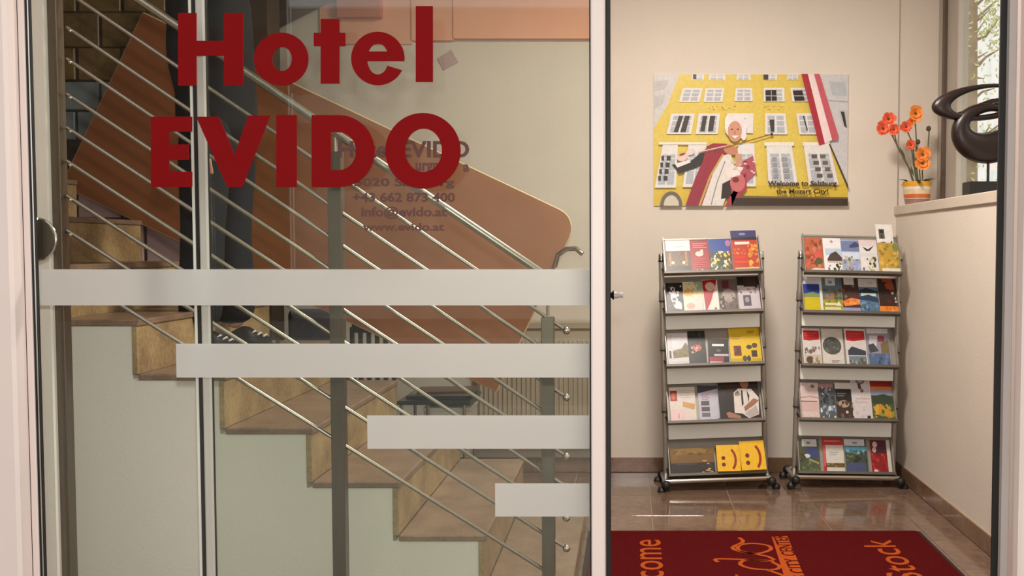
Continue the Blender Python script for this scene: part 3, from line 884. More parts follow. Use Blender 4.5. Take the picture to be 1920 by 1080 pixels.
def win(t0, t1, yt, b0_, b1_, yb, panes=((0.12, 0.46), (0.54, 0.88)), dark=GRY, top=0.12, bot=0.93, sill=True):
    S.append(('p', WH, [(t0, yt), (t1, yt), (b1_, yb), (b0_, yb)]))
    for a_, b_ in panes:
        ya, yb2 = yt + (yb - yt) * top, yt + (yb - yt) * bot
        la, ra = t0 + (b0_ - t0) * top, t1 + (b1_ - t1) * top
        lb, rb = t0 + (b0_ - t0) * bot, t1 + (b1_ - t1) * bot
        S.append(('p', dark, [(la + (ra - la) * a_, ya), (la + (ra - la) * b_, ya), (lb + (rb - lb) * b_, yb2), (lb + (rb - lb) * a_, yb2)]))
    for m_ in (0.34, 0.62):
        ym = yt + (yb - yt) * m_
        S.append(('l', WH, [(t0 + (b0_ - t0) * m_ + 8, ym), (t1 + (b1_ - t1) * m_ - 8, ym)], 7))
DK = (66, 58, 52)
for x0_, x1_ in ((310, 400), (440, 560), (650, 750), (850, 950), (1030, 1110)): win(x0_, x1_, 38, x0_ - 6, x1_, 80)
S += [('r', DK, (318, 38, 342, 72)), ('r', DK, (848, 40, 884, 78))]
win(240, 390, 142, 212, 365, 244); win(412, 552, 142, 398, 540, 244); win(640, 762, 142, 630, 768, 240)
win(850, 1005, 140, 850, 1010, 242); win(1050, 1190, 140, 1066, 1215, 242)
S += [('p', (46, 34, 28), [(862, 158), (944, 156), (950, 236), (866, 238)]), ('p', (46, 34, 28), [(1068, 160), (1140, 158), (1160, 236), (1084, 238)]), ('l', GRY, [(862, 200), (948, 200)], 5), ('l', GRY, [(906, 158), (908, 236)], 5), ('l', GRY, [(1075, 200), (1150, 200)], 5)]
S += [('s', (214, 150, 60), (430, 268, 640, 300), 14, 9, ((226, 170, 90), (232, 204, 120))), ('s', (214, 150, 60), (850, 268, 1010, 304), 12, 9, ((226, 190, 100), (232, 204, 120)))]
win(155, 332, 332, 118, 305, 485); win(362, 522, 332, 338, 505, 485); win(862, 1015, 330, 860, 1032, 488); win(1095, 1240, 330, 1120, 1260, 488)
win(575, 775, 330, 560, 770, 480, panes=())
S += [('p', DK, [(212, 350), (245, 350), (205, 470), (172, 470)]), ('p', DK, [(258, 350), (295, 350), (262, 470), (222, 470)]), ('p', DK, [(392, 350), (425, 350), (405, 465), (372, 465)]), ('p', DK, [(446, 350), (486, 350), (468, 465), (430, 465)]), ('p', DK, [(893, 378), (930, 378), (930, 468), (905, 468)]), ('l', DK, [(1150, 350), (1180, 460)], 10)]
win(92, 205, 556, 30, 190, 890, top=0.25); win(285, 420, 556, 240, 400, 885, top=0.25); win(660, 780, 556, 640, 795, 880, top=0.25)
win(870, 1060, 556, 890, 1112, 868, top=0.25); win(1150, 1345, 556, 1195, 1420, 868, top=0.25)
S += [('r', (232, 226, 214), (60, 548, 420, 566)), ('r', (232, 226, 214), (856, 548, 1080, 574)), ('r', (232, 226, 214), (1145, 548, 1350, 574))]
for k in range(4):
    S += [('r', DK, (60 + 20 - k * 8, 650 + k * 50, 100 - k * 8, 684 + k * 50)), ('r', DK, (120 - k * 8, 650 + k * 50, 150 - k * 8, 684 + k * 50)),
          ('r', (96, 84, 78), (1212 + k * 14, 640 + k * 48, 1254 + k * 14, 668 + k * 48)), ('r', (110, 96, 90), (1278 + k * 18, 640 + k * 48, 1318 + k * 18, 668 + k * 48)),
          ('r', (150, 150, 150), (915 + k * 4, 660 + k * 42, 950 + k * 4, 690 + k * 42)), ('r', (150, 150, 150), (985 + k * 7, 660 + k * 42, 1030 + k * 7, 690 + k * 42))]
S += [('p', (64, 50, 40), [(630, 962), (1490, 972), (1490, 1025), (612, 1025)]), ('p', (110, 92, 60), [(700, 950), (1100, 958), (1490, 962), (1490, 974), (630, 966)]), ('p', (74, 60, 46), [(1340, 560), (1352, 560), (1490, 870), (1490, 905)]),
      ('p', (168, 44, 58), [(1130, 38), (1178, 38), (1312, 560), (1268, 572)]), ('p', (236, 214, 212), [(1178, 38), (1225, 38), (1366, 532), (1312, 560)]), ('p', (196, 88, 100), [(1225, 38), (1266, 38), (1412, 500), (1404, 534), (1366, 534)]),
      ('p', (110, 98, 84), circ(155, 1025, 84, 108, 14, 180, 360)), ('p', (206, 196, 176), circ(155, 1025, 58, 78, 14, 180, 360)),
      # violinist
      ('p', (52, 48, 46), [(160, 716), (300, 690), (430, 585), (420, 700), (330, 745), (215, 782)]),
      ('p', (150, 48, 62), [(420, 580), (470, 556), (570, 560), (600, 600), (490, 760), (400, 1025), (262, 1025), (330, 830), (392, 690)]),
      ('p', (224, 216, 210), [(545, 650), (600, 630), (640, 760), (545, 1025), (385, 1025), (470, 780)]), ('l', (196, 160, 90), [(545, 640), (450, 800), (368, 1025)], 16), ('l', (150, 140, 136), [(560, 690), (500, 850), (455, 1020)], 8),
      ('p', (58, 42, 40), [(540, 860), (600, 830), (620, 960), (530, 975)]), ('p', (176, 84, 96), [(690, 690), (770, 650), (800, 780), (720, 850), (640, 800)]),
      ('p', (168, 60, 80), [(600, 790), (720, 780), (725, 900), (660, 970), (600, 950), (560, 1025), (612, 1025)]), ('e', (196, 110, 108), (655, 850, 58, 72)), ('e', (128, 52, 52), (640, 830, 26, 22)),
      ('p', (232, 220, 214), [(560, 770), (640, 720), (700, 740), (660, 800), (580, 820)]), ('e', (196, 130, 100), (600, 605, 55, 36), 20), ('p', (200, 150, 122), [(635, 630), (685, 640), (690, 720), (640, 740)]),
      ('e', (232, 222, 220), (640, 435, 84, 92)), ('e', (238, 230, 228), (590, 400, 34, 60)), ('e', (206, 148, 122), (632, 468, 54, 78)), ('e', (232, 222, 220), (640, 362, 70, 26)),
      ('e', (96, 60, 50), (610, 452, 9, 5)), ('e', (96, 60, 50), (656, 452, 9, 5)), ('e', (190, 120, 100), (632, 478, 8, 14)), ('p', (244, 236, 230), [(606, 500), (662, 500), (634, 520)]), ('e', (232, 222, 220), (700, 500, 20, 34)),
      ('e', (228, 196, 186), (240, 660, 44, 30), -20), ('e', (226, 206, 200), (300, 622, 36, 22), -20), ('e', (120, 60, 60), (236, 640, 26, 8), -20), ('p', (236, 226, 222), [(180, 710), (290, 680), (300, 700), (200, 740)]),
      ('l', (140, 90, 56), [(360, 632), (560, 590), (908, 488)], 8), ('l', (226, 190, 180), [(360, 622), (560, 578)], 8), ('e', (70, 50, 40), (910, 488, 10, 12)),
      ('s', WH, (700, 690, 790, 790), 10, 18, ((120, 56, 66), (226, 200, 200))), ('s', WH, (600, 690, 690, 800), 8, 18, ((236, 220, 214), (210, 190, 186))),
      ('t', (62, 46, 22), 'Welcome to Salzburg', (882, 838, 1402, 886), 0.035), ('t', (62, 46, 22), 'the Mozart City!', (946, 898, 1338, 946), 0.035)]
q = MB(); draw(q, S, pf)
W(po, q.build('print', M_print, fix=False))

# ---------------------------------------------------------------- brochure stands
def make_stand(name, label, cx, yb, D, zb, roll, yaw, tubes, shelves, px0, px1):
    sc_ = F / D                       # px per metre
    base = P(cx, yb, D)
    root = empty(name, (base.x, D, 0), label, 'brochure stand', 'brochure stands by the back wall', rz=yaw, ry=-math.radians(roll))
    bpy.context.view_layer.update()
    kr = math.tan(math.radians(roll))
    def loc(px, py):
        dx, dy = px - cx, yb - py
        return (dx + dy * kr) / sc_, zb + (dy - dx * kr) / sc_
    hw = 0.262
    x0, x1 = loc(px0, yb)[0], loc(px1, yb)[0]
    ztop = loc(cx, tubes[0])[1]
    yt = 0.06
    for sx in (-1, 1):
        X = sx * hw
        pr = MB().tube([(X, yt, 0.06), (X, yt, ztop)], 0.0138, 12).build('upright', M_rackm, root)
        for zj in [loc(cx, p)[1] for p in tubes[1:]]:
            MB().tube([(X, yt, zj - 0.022), (X, yt, zj - 0.02), (X, yt, zj + 0.03)], [0.0162, 0.0172, 0.0162], 12).build('sleeve', M_rackm, pr)
            MB().tube([(X, yt, zj - 0.026), (X, yt, zj - 0.02)], 0.0178, 12).build('collar', M_dark, pr)
        MB().tube([(X, yt, ztop - 0.03), (X, yt, ztop), (X, yt, ztop + 0.004)], [0.015, 0.015, 0.010], 12).build('cap', M_chrome, pr)
        MB().tube([(X, yt, ztop - 0.038), (X, yt, ztop - 0.03)], 0.016, 12).build('collar', M_dark, pr)
        # foot: tube running front to back with dark knobs
        ft = MB().tube([(X + sx * 0.012, -0.05, 0.045), (X + sx * 0.012, 0.20, 0.045)], 0.012, 12).build('foot', M_rackm, root)
        MB().ball((X + sx * 0.012, -0.055, 0.042), 0.024, 12).build('end_knob', M_dark, ft)
        MB().ball((X + sx * 0.012, 0.205, 0.042), 0.024, 12).build('end_knob', M_dark, ft)
        MB().lathe([(0.001, 0.0), (0.022, 0.0), (0.022, 0.016), (0.012, 0.03), (0.001, 0.03)], (X + sx * 0.035, -0.045, 0.0), 14).build('pad', M_dark, ft)
        MB().lathe([(0.001, 0.0), (0.022, 0.0), (0.022, 0.016), (0.012, 0.03), (0.001, 0.03)], (X + sx * 0.035, 0.195, 0.0), 14).build('pad', M_dark, ft)
        MB().tube([(X, yt, 0.08), (X + sx * 0.008, yt - 0.03, 0.045)], 0.012, 10).build('joint', M_rackm, ft)
    MB().tube([(-hw - 0.01, -0.03, zb), (hw + 0.01, -0.03, zb)], 0.0135, 12).build('front_bar', M_chrome, root)
    MB().tube([(-hw - 0.01, 0.17, zb), (hw + 0.01, 0.17, zb)], 0.0105, 12).build('rear_bar', M_rackm, root)
    info = []
    for pt, pb in shelves:
        zt, zl = loc(cx, pt)[1], loc(cx, pb)[1]
        yb0, yt0 = 0.0, 0.0 + (zt - zl) * 0.55       # tray leans back
        sh = MB()
        L = math.hypot(zt - zl, yt0 - yb0)
        ang = math.atan2(yt0 - yb0, zt - zl)
        M = Matrix.Translation((0, yb0, zl)) @ Matrix.Rotation(-ang, 4, 'X')
        sh.bbox((-hw + 0.012, 0.0, 0.0), (hw - 0.012, 0.004, L), 0.001, M=M)
        so = sh.build('tray', M_rackp, root)
        MB().bbox((-hw + 0.010, -0.005, L - 0.006), (hw - 0.010, 0.006, L + 0.006), 0.002, M=M).build('top_edge', M_rackm, so)
        MB().bbox((-hw + 0.006, -0.032, -0.009), (hw - 0.006, 0.004, -0.001), 0.002, M=M).build('ledge', M_rackd, so)
        MB().bbox((-hw + 0.006, -0.034, -0.012), (hw - 0.006, -0.030, 0.003), 0.001, M=M).build('ledge_lip', M_rackd, so)
        for sx in (-1, 1):
            MB().bbox((sx * (hw - 0.012) - 0.003, -0.03, 0.0), (sx * (hw - 0.012) + 0.003, 0.006, L), 0.001, M=M).build('tray_side', M_rackm, so)
            MB().tube([(sx * (hw - 0.012), 0.012, zl + 0.012), (sx * hw, yt, zl + 0.03)], 0.005, 8).build('clip', M_dark, so)
        if info:          # white panel closing the gap above this tray
            zu = info[-1][0].translation.z
            if zu - zt > 0.045:
                MB().bbox((-hw + 0.016, 0.052, zt + 0.004), (hw - 0.016, 0.056, zu - 0.012), 0.001).build('back_panel', M_pale, root)
        info.append((M, L, ang))
    return root, loc, info, sc_

std_l, loc_l, info_l, sc_l = make_stand('brochure_stand', 'grey metal brochure stand holding the two yellow smiley boxes', 1346, 898, 5.22, 0.055, 1.45, 0.055,
    (472, 552, 645, 762), [(445, 509), (518, 584), (616, 683), (720, 790), (826, 890)], 1250, 1437)
std_r, loc_r, info_r, sc_r = make_stand('brochure_stand', 'grey metal brochure stand beside the right wall under the ledge', 1586, 891, 5.27, 0.055, -1.2, 0.02,
    (468, 552, 648, 755), [(438, 508), (518, 583), (610, 683), (712, 785), (820, 886)], 1495, 1684)

CNT = {}
def leaflet(stand, shelf, x0, x1, ytop, shapes, label, cat='leaflet', th=0.006, lift=0.0, name='leaflet', rot=0.0, ybot=None):
    root, loc, info, s_ = {'L': (std_l, loc_l, info_l, sc_l), 'R': (std_r, loc_r, info_r, sc_r)}[stand]
    M, L, ang = info[shelf]
    pym = 0.0
    zl = M.translation.z
    yb_ = {'L': [509, 584, 683, 790, 890], 'R': [508, 583, 683, 785, 886]}[stand][shelf]
    xm0, xm1 = loc(x0, yb_)[0], loc(x1, yb_)[0]
    H = max(0.03, (yb_ - ytop) / s_ / math.cos(ang))
    wd = xm1 - xm0
    q = MB()
    q.bbox((-wd / 2, -th, 0), (wd / 2, 0, H), 0.0008, lin((226, 222, 214)))
    fn = lambda u, v, h: Vector((-wd / 2 + u * wd, -th - h, H * (1 - v)))
    draw(q, shapes, fn)
    o = q.build(name, M_print, fix=False)
    bpy.context.view_layer.update()
    CNT[(stand, shelf)] = CNT.get((stand, shelf), 0) + 1
    off = -0.0015 - 0.0068 * (CNT[(stand, shelf)] % 2) - lift
    o.matrix_world = root.matrix_world @ M @ Matrix.Translation(((xm0 + xm1) / 2, off, 0.0005)) @ Matrix.Rotation(rot, 4, 'Y')
    tag(o, label, cat, ('leaflets on the stand with smiley boxes' if stand == 'L' else 'leaflets on the stand by the right wall'))
    return o
R = lambda c, a, b, c_, d: ('r', c, (a, b, c_, d))
FULL = (0, 0, 1, 1)
def full(c): return ('r', c, FULL)
def sp(u0, v0, u1, v1, n, s, *cols): return ('s', cols[0], (u0, v0, u1, v1), n, s, cols)
def tx(c, s, u0, v0, u1, v1): return ('t', c, s, (u0, v0, u1, v1), 0.02)
def lines(c, u0, v0, u1, v1, n, wd=0.02):
    return [('l', c, [(u0, v0 + (v1 - v0) * i / max(1, n - 1)), (u0 + (u1 - u0) * (1.0 if i % 2 == 0 else 0.8), v0 + (v1 - v0) * i / max(1, n - 1))], wd) for i in range(n)]

# ---- stand with the smiley boxes
leaflet('L', 0, 1249.5, 1295.5, 449, [full((70, 46, 22)), R((226, 208, 204), 0, 0, 1, 0.33), ('e', (206, 176, 176), (0.5, 0.2, 0.3, 0.02)), R((92, 60, 24), 0, 0.36, 1, 0.8), R((150, 104, 44), 0.12, 0.36, 0.2, 0.8), R((150, 104, 44), 0.78, 0.36, 0.86, 0.8), R((34, 24, 16), 0, 0.82, 1, 1), ('e', (250, 222, 150), (0.26, 0.7, 0.06, 0.05)), ('e', (250, 222, 150), (0.7, 0.7, 0.06, 0.05)), sp(0.1, 0.36, 0.9, 0.8, 18, 0.06, (120, 84, 34), (70, 44, 18), (160, 116, 52)), sp(0.1, 0.8, 0.9, 0.98, 10, 0.05, (60, 46, 36), (30, 20, 14))], 'wide leaflet with a lamplit golden concert hall below a pale heading')
leaflet('L', 0, 1296, 1331, 449, [full((150, 34, 36)), *lines((206, 120, 110), 0.15, 0.1, 0.9, 0.22, 3, 0.03), ('e', (226, 190, 176), (0.48, 0.42, 0.22, 0.08)), ('e', (226, 190, 176), (0.62, 0.34, 0.08, 0.06)), *lines((186, 80, 72), 0.2, 0.58, 0.85, 0.82, 5, 0.025), sp(0.05, 0.88, 0.9, 0.99, 12, 0.07, (226, 190, 170), (120, 24, 24), (70, 50, 44))], 'red leaflet with a pale animal emblem in the middle of the cover')
leaflet('L', 0, 1331.5, 1374, 448, [full((44, 70, 140)), ('e', (170, 100, 130), (0.86, 0.14, 0.12, 0.1)), R((66, 70, 40), 0, 0.42, 1, 1), sp(0.02, 0.38, 0.98, 0.62, 26, 0.09, (206, 196, 190), (90, 60, 50), (216, 190, 60)), sp(0.02, 0.6, 0.98, 1, 40, 0.1, (206, 190, 70), (210, 206, 200), (70, 66, 60), (110, 116, 90)), R((110, 30, 30), 0.9, 0.3, 1, 1)], 'blue leaflet showing a crowd in yellow and white')
leaflet('L', 0, 1375.5, 1424, 433, [full((176, 58, 28)), R((58, 54, 100), 0, 0, 1, 0.17), R((44, 24, 24), 0, 0.17, 1, 0.24), ('e', (120, 130, 170), (0.45, 0.09, 0.14, 0.03)), R((226, 206, 196), 0.12, 0.28, 0.7, 0.35), sp(0.6, 0.35, 1, 0.98, 26, 0.1, (236, 170, 70), (226, 120, 40), (196, 130, 50)), sp(0.05, 0.45, 0.55, 0.6, 8, 0.09, (226, 120, 60), (206, 90, 40)), R((206, 44, 26), 0.08, 0.64, 0.5, 0.7), R((216, 60, 30), 0.08, 0.76, 0.6, 0.82), R((226, 180, 120), 0.05, 0.92, 0.98, 1)], 'tall orange red brochure with a dark blue top sticking above its stand', 'brochure', 0.012)
leaflet('L', 1, 1250.5, 1282, 529, [full((38, 32, 32)), ('p', (196, 190, 190), [(0.25, 0.2), (0.5, 0.15), (0.6, 0.5), (0.9, 0.72), (0.85, 0.9), (0.45, 0.85), (0.25, 0.55)]), sp(0.1, 0.1, 0.95, 0.9, 22, 0.09, (86, 80, 84), (28, 24, 24), (206, 200, 200)), ('e', (70, 66, 96), (0.45, 0.55, 0.12, 0.05))], 'black and white leaflet of a figure in pale costume')
leaflet('L', 1, 1282, 1319.5, 527, [full((222, 206, 170)), ('e', (222, 170, 80), (0.28, 0.35, 0.26, 0.12)), ('p', (150, 176, 150), [(0.55, 0), (1, 0), (1, 0.25), (0.75, 0.3)]), R((216, 196, 190), 0.1, 0.55, 1, 0.98), ('e', (226, 150, 130), (0.35, 0.78, 0.22, 0.1)), sp(0.1, 0.05, 0.9, 0.5, 14, 0.07, (226, 196, 110), (206, 180, 140), (170, 190, 160))], 'cream pastel leaflet with orange and green washes')
leaflet('L', 1, 1319.5, 1348.5, 525, [full((214, 210, 200)), ('p', (166, 24, 30), [(0, 0.02), (0.95, 0.0), (0.82, 0.36), (0.2, 0.95), (0.1, 0.95)]), ('e', (214, 176, 160), (0.5, 0.22, 0.32, 0.14)), ('e', (70, 90, 70), (0.75, 0.9, 0.08, 0.03)), ('l', (226, 190, 190), [(0.95, 0.1), (0.3, 0.98)], 0.05)], 'white leaflet with a red pennant and a pale disc')
leaflet('L', 1, 1348.5, 1385, 524, [full((106, 90, 84)), R((96, 40, 40), 0.25, 0.04, 0.6, 0.28), ('e', (160, 146, 140), (0.55, 0.5, 0.35, 0.2)), ('p', (56, 50, 40), [(0.05, 0.6), (0.3, 0.5), (0.35, 0.98), (0.05, 0.98)]), sp(0.05, 0.3, 0.95, 0.98, 20, 0.1, (126, 108, 100), (84, 70, 62), (150, 132, 124))], 'grey brown photo leaflet beside the red pennant one')
leaflet('L', 1, 1386, 1427, 521, [full((190, 180, 184)), R((30, 28, 28), 0, 0, 1, 0.26), ('p', (56, 36, 34), [(0.3, 0), (0.9, 0), (0.95, 0.34), (0.3, 0.3)]), R((200, 180, 166), 0.35, 0.3, 0.8, 0.35), R((84, 78, 90), 0.22, 0.55, 0.58, 0.86), ('e', (150, 140, 146), (0.4, 0.68, 0.1, 0.08)), sp(0.02, 0.35, 0.98, 0.5, 10, 0.08, (120, 96, 92), (150, 130, 130))], 'white leaflet with a dark photo strip above a small grey picture')
leaflet('L', 2, 1252, 1291.5, 625, [full((196, 190, 192)), R((206, 202, 206), 0.25, 0.05, 0.95, 0.45), ('p', (112, 100, 48), [(0.26, 0.55), (0.7, 0.48), (0.9, 0.3), (1, 0.4), (1, 0.75), (0.26, 0.78)]), ('p', (106, 90, 76), [(0.72, 0.45), (0.88, 0.3), (0.95, 0.5), (0.75, 0.55)]), R((36, 34, 34), 0.08, 0.55, 0.18, 0.78), sp(0.26, 0.56, 0.98, 0.76, 14, 0.06, (140, 124, 66), (84, 78, 40)), *lines((226, 222, 224), 0.2, 0.85, 0.95, 0.95, 2, 0.02)], 'pale grey leaflet with a green hill landscape')
leaflet('L', 2, 1292.5, 1325.5, 621, [full((36, 32, 30)), sp(0.3, 0.05, 0.75, 0.2, 6, 0.1, (60, 80, 70), (50, 64, 56)), ('e', (170, 90, 70), (0.48, 0.5, 0.28, 0.1)), ('e', (226, 150, 130), (0.45, 0.48, 0.12, 0.06)), sp(0.15, 0.35, 0.9, 0.65, 14, 0.08, (190, 120, 100), (120, 44, 36), (206, 170, 156))], 'black leaflet with a glowing reddish shape at its centre')
leaflet('L', 2, 1328, 1367, 638, [full((32, 24, 26)), R((224, 216, 212), 0.2, 0.2, 0.78, 0.29), ('e', (84, 96, 80), (0.5, 0.46, 0.12, 0.06)), R((200, 180, 184), 0.28, 0.6, 0.98, 0.68), R((150, 56, 68), 0.05, 0.72, 0.75, 0.97), R((216, 190, 190), 0.06, 0.9, 0.66, 0.95)], 'small black booklet with white title and pink foot', 'booklet', rot=0.04)
leaflet('L', 2, 1371, 1430, 619, [full((216, 180, 30)), R((196, 160, 30), 0, 0.86, 1, 1), *lines((150, 120, 30), 0.6, 0.1, 0.85, 0.14, 2, 0.025), *lines((176, 140, 30), 0.08, 0.24, 0.4, 0.3, 2, 0.02), R((110, 56, 40), 0.12, 0.5, 0.36, 0.78), sp(0.12, 0.5, 0.36, 0.78, 8, 0.05, (140, 80, 60), (80, 40, 30)), ('e', (70, 60, 50), (0.62, 0.54, 0.09, 0.06)), ('e', (80, 66, 60), (0.8, 0.5, 0.09, 0.07)), R((66, 48, 40), 0.68, 0.64, 0.86, 0.82), ('e', (80, 76, 60), (0.45, 0.86, 0.07, 0.08)), ('e', (60, 60, 50), (0.58, 0.86, 0.06, 0.08))], 'wide bright yellow brochure with small dark pictures', 'brochure', 0.01)
leaflet('L', 3, 1257, 1306, 729, [full((214, 202, 192)), R((150, 40, 30), 0.03, 0.1, 0.3, 0.4), ('e', (200, 90, 50), (0.16, 0.26, 0.08, 0.1)), *lines((190, 180, 172), 0.4, 0.1, 0.95, 0.3, 4, 0.02), ('p', (196, 150, 84), [(0.5, 0.42), (0.98, 0.5), (0.94, 0.66), (0.5, 0.56)]), R((222, 190, 188), 0.02, 0.65, 0.55, 0.98), tx((180, 120, 130), 'i', 0.3, 0.75, 0.34, 0.9)], 'wide cream leaflet with a red picture and orange ribbon')
leaflet('L', 3, 1312, 1353, 726, [full((186, 184, 196)), ('p', (62, 60, 76), [(0, 0), (1, 0.02), (1, 0.1), (0, 0.22)]), ('p', (62, 60, 76), [(1, 0.9), (1, 1), (0.5, 1)]), *lines((170, 120, 140), 0.15, 0.26, 0.55, 0.4, 4, 0.02), R((76, 70, 80), 0.12, 0.44, 0.5, 0.56), R((90, 70, 80), 0.12, 0.6, 0.5, 0.72), R((100, 100, 116), 0.12, 0.76, 0.5, 0.87)], 'lilac white leaflet with three small pictures in a column')
leaflet('L', 3, 1350, 1428, 697, [full((34, 20, 16)), R((30, 18, 14), 0, 0, 1, 1), ('e', (120, 40, 20), (0.55, 0.16, 0.2, 0.12)), sp(0.02, 0.05, 0.6, 0.7, 26, 0.12, (54, 26, 18), (70, 32, 20), (40, 24, 16)),
    ('p', (216, 204, 196), [(0.38, 0.5), (0.5, 0.42), (0.82, 0.44), (0.98, 0.6), (0.95, 0.92), (0.7, 0.99), (0.55, 0.9), (0.36, 0.88)]), ('p', (176, 166, 160), [(0.6, 0.9), (0.9, 0.75), (0.95, 0.9), (0.72, 0.99)]), ('e', (150, 96, 70), (0.66, 0.31, 0.11, 0.12)), ('e', (40, 26, 22), (0.66, 0.22, 0.12, 0.06)), ('p', (36, 30, 30), [(0.56, 0.46), (0.6, 0.46), (0.6, 0.72), (0.55, 0.76)]), ('p', (36, 30, 30), [(0.7, 0.46), (0.76, 0.56), (0.72, 0.7)]), ('p', (150, 104, 80), [(0.6, 0.78), (0.85, 0.62), (0.98, 0.66), (0.86, 0.74), (0.62, 0.86)]), ('p', (160, 110, 84), [(0.15, 0.88), (0.24, 0.86), (0.5, 0.94), (0.5, 0.99), (0.2, 0.97)])], 'large dark photo booklet of a seated man in white shirt', 'booklet', 0.012, 0.0075)
# carton lying on the lowest tray and two smiley boxes
def tray_box(x0, x1, ytop, depth, label, cat, name, colfront, shapes, rot=0.0, mat_=None):
    root, loc, info, s_ = std_l, loc_l, info_l, sc_l
    M, L, ang = info[4]
    xa, xb = loc(x0, 890)[0], loc(x1, 890)[0]
    H = (890 - ytop) / s_ / math.cos(ang)
    wd = xb - xa
    q = MB().bbox((-wd / 2, -depth, 0), (wd / 2, 0, H), 0.003, lin(colfront))
    fn = lambda u, v, h: Vector((-wd / 2 + u * wd, -depth - h, H * (1 - v)))
    draw(q, shapes, fn)
    o = q.build(name, M_print, fix=False)
    o.matrix_world = root.matrix_world @ M @ Matrix.Translation(((xa + xb) / 2, -0.002, 0.0005)) @ Matrix.Rotation(rot, 4, 'Y')
    tag(o, label, cat)
    return o
tray_box(1257, 1341, 846, 0.03, 'low olive brown box with dark picture strip on the lowest tray', 'box', 'carton', (110, 78, 22), [R((116, 82, 22), 0, 0, 1, 0.58), ('p', (140, 104, 34), [(0.1, 0.04), (0.7, 0.02), (0.95, 0.2), (0.1, 0.3)]), R((40, 28, 22), 0, 0.6, 1, 1), R((80, 66, 50), 0.15, 0.62, 0.6, 0.66), sp(0.7, 0.5, 0.95, 0.98, 10, 0.06, (190, 150, 90), (60, 54, 60), (206, 180, 130)), sp(0.05, 0.05, 0.9, 0.55, 12, 0.1, (126, 92, 28), (96, 66, 18))])
def smiley(): 
    s_ = [full((238, 184, 22)), ('e', (112, 34, 20), (0.28, 0.5, 0.085, 0.075)), ('e', (112, 34, 20), (0.28, 0.75, 0.085, 0.075))]
    arc = [(0.5 + 0.30 * math.cos(math.radians(a)), 0.56 + 0.42 * math.sin(math.radians(a))) for a in range(-62, 63, 12)]
    s_.append(('l', (150, 34, 24), arc, 0.1))
    return s_
tray_box(1344.5, 1389, 845, 0.045, 'yellow smiley box beside the olive carton on the lowest tray', 'box', 'smiley_box', (196, 140, 20), smiley(), 0.01)
tray_box(1390, 1437, 840, 0.05, 'yellow smiley box at the outer end of the lowest tray', 'box', 'smiley_box', (196, 140, 20), smiley(), -0.015)

# ---- stand by the right wall
leaflet('R', 0, 1505.5, 1541, 444, [full((176, 96, 66)), sp(0.05, 0.05, 0.95, 0.9, 34, 0.12, (196, 120, 84), (150, 66, 44), (206, 96, 80), (120, 70, 50)), ('e', (206, 84, 84), (0.7, 0.5, 0.18, 0.12)), ('e', (84, 90, 50), (0.75, 0.68, 0.2, 0.1)), ('p', (220, 200, 186), [(0.2, 0.96), (0.5, 0.88), (1, 0.9), (1, 1), (0.2, 1)])], 'terracotta toned food leaflet at the end of the top tray')
leaflet('R', 0, 1542, 1576, 443, [full((222, 220, 220)), ('e', (180, 140, 130), (0.5, 0.1, 0.08, 0.04)), R((180, 196, 210), 0.1, 0.3, 1, 0.5), ('p', (74, 62, 58), [(0.2, 0.6), (0.4, 0.45), (0.7, 0.38), (1, 0.55), (1, 0.66), (0.2, 0.66)]), R((196, 170, 160), 0.2, 0.66, 1, 0.72), sp(0.2, 0.72, 1, 0.98, 18, 0.1, (74, 86, 50), (56, 60, 40), (120, 110, 80))], 'white leaflet with a dark roofed house and garden')
leaflet('R', 0, 1576, 1610, 446, [full((150, 158, 186)), R((110, 122, 160), 0, 0.05, 1, 0.36), ('p', (66, 72, 104), [(0.45, 0.2), (0.8, 0.06), (1, 0.14), (1, 0.22), (0.5, 0.26)]), R((200, 206, 220), 0, 0.38, 1, 0.6), sp(0.1, 0.5, 0.6, 0.98, 18, 0.12, (190, 170, 160), (110, 120, 84), (150, 120, 110)), sp(0.55, 0.6, 1, 0.98, 8, 0.1, (176, 176, 206), (120, 116, 150))], 'pale blue leaflet with towers and a dark bird shape')
leaflet('R', 0, 1610, 1645, 445, [full((218, 212, 208)), R((216, 196, 196), 0, 0, 1, 0.18), ('p', (60, 56, 66), [(0.2, 0.2), (0.5, 0.28), (0.85, 0.16), (0.6, 0.32), (0.4, 0.34)]), R((206, 206, 206), 0, 0.4, 1, 0.5), sp(0.12, 0.5, 1, 0.98, 24, 0.1, (140, 146, 90), (96, 96, 130), (190, 180, 120), (70, 80, 60))], 'white leaflet with a flock motif above a field scene')
leaflet('R', 0, 1646, 1678, 415, [full((224, 220, 214)), R((96, 88, 82), 0.16, 0.1, 0.5, 0.3), ('e', (44, 40, 38), (0.33, 0.15, 0.12, 0.04)), ('e', (60, 50, 46), (0.32, 0.25, 0.06, 0.04)), ('l', (110, 84, 84), [(0.1, 0.4), (0.4, 0.37), (0.7, 0.42), (0.9, 0.36)], 0.03), ('e', (50, 46, 44), (0.88, 0.36, 0.04, 0.02)), sp(0, 0.44, 0.8, 0.54, 12, 0.08, (120, 60, 70), (190, 150, 150))], 'tall white leaflet with a portrait sticking above the top tray', 'leaflet', 0.005, -0.001)
leaflet('R', 0, 1645, 1686, 452, [full((186, 150, 60)), sp(0.02, 0.02, 0.98, 0.85, 34, 0.13, (206, 160, 70), (150, 120, 44), (130, 136, 70), (216, 176, 90)), ('e', (120, 136, 70), (0.82, 0.15, 0.14, 0.14)), R((222, 214, 196), 0.1, 0.85, 1, 1)], 'golden yellow leaflet in front of the tall portrait one', 'leaflet', 0.006, 0.0135)
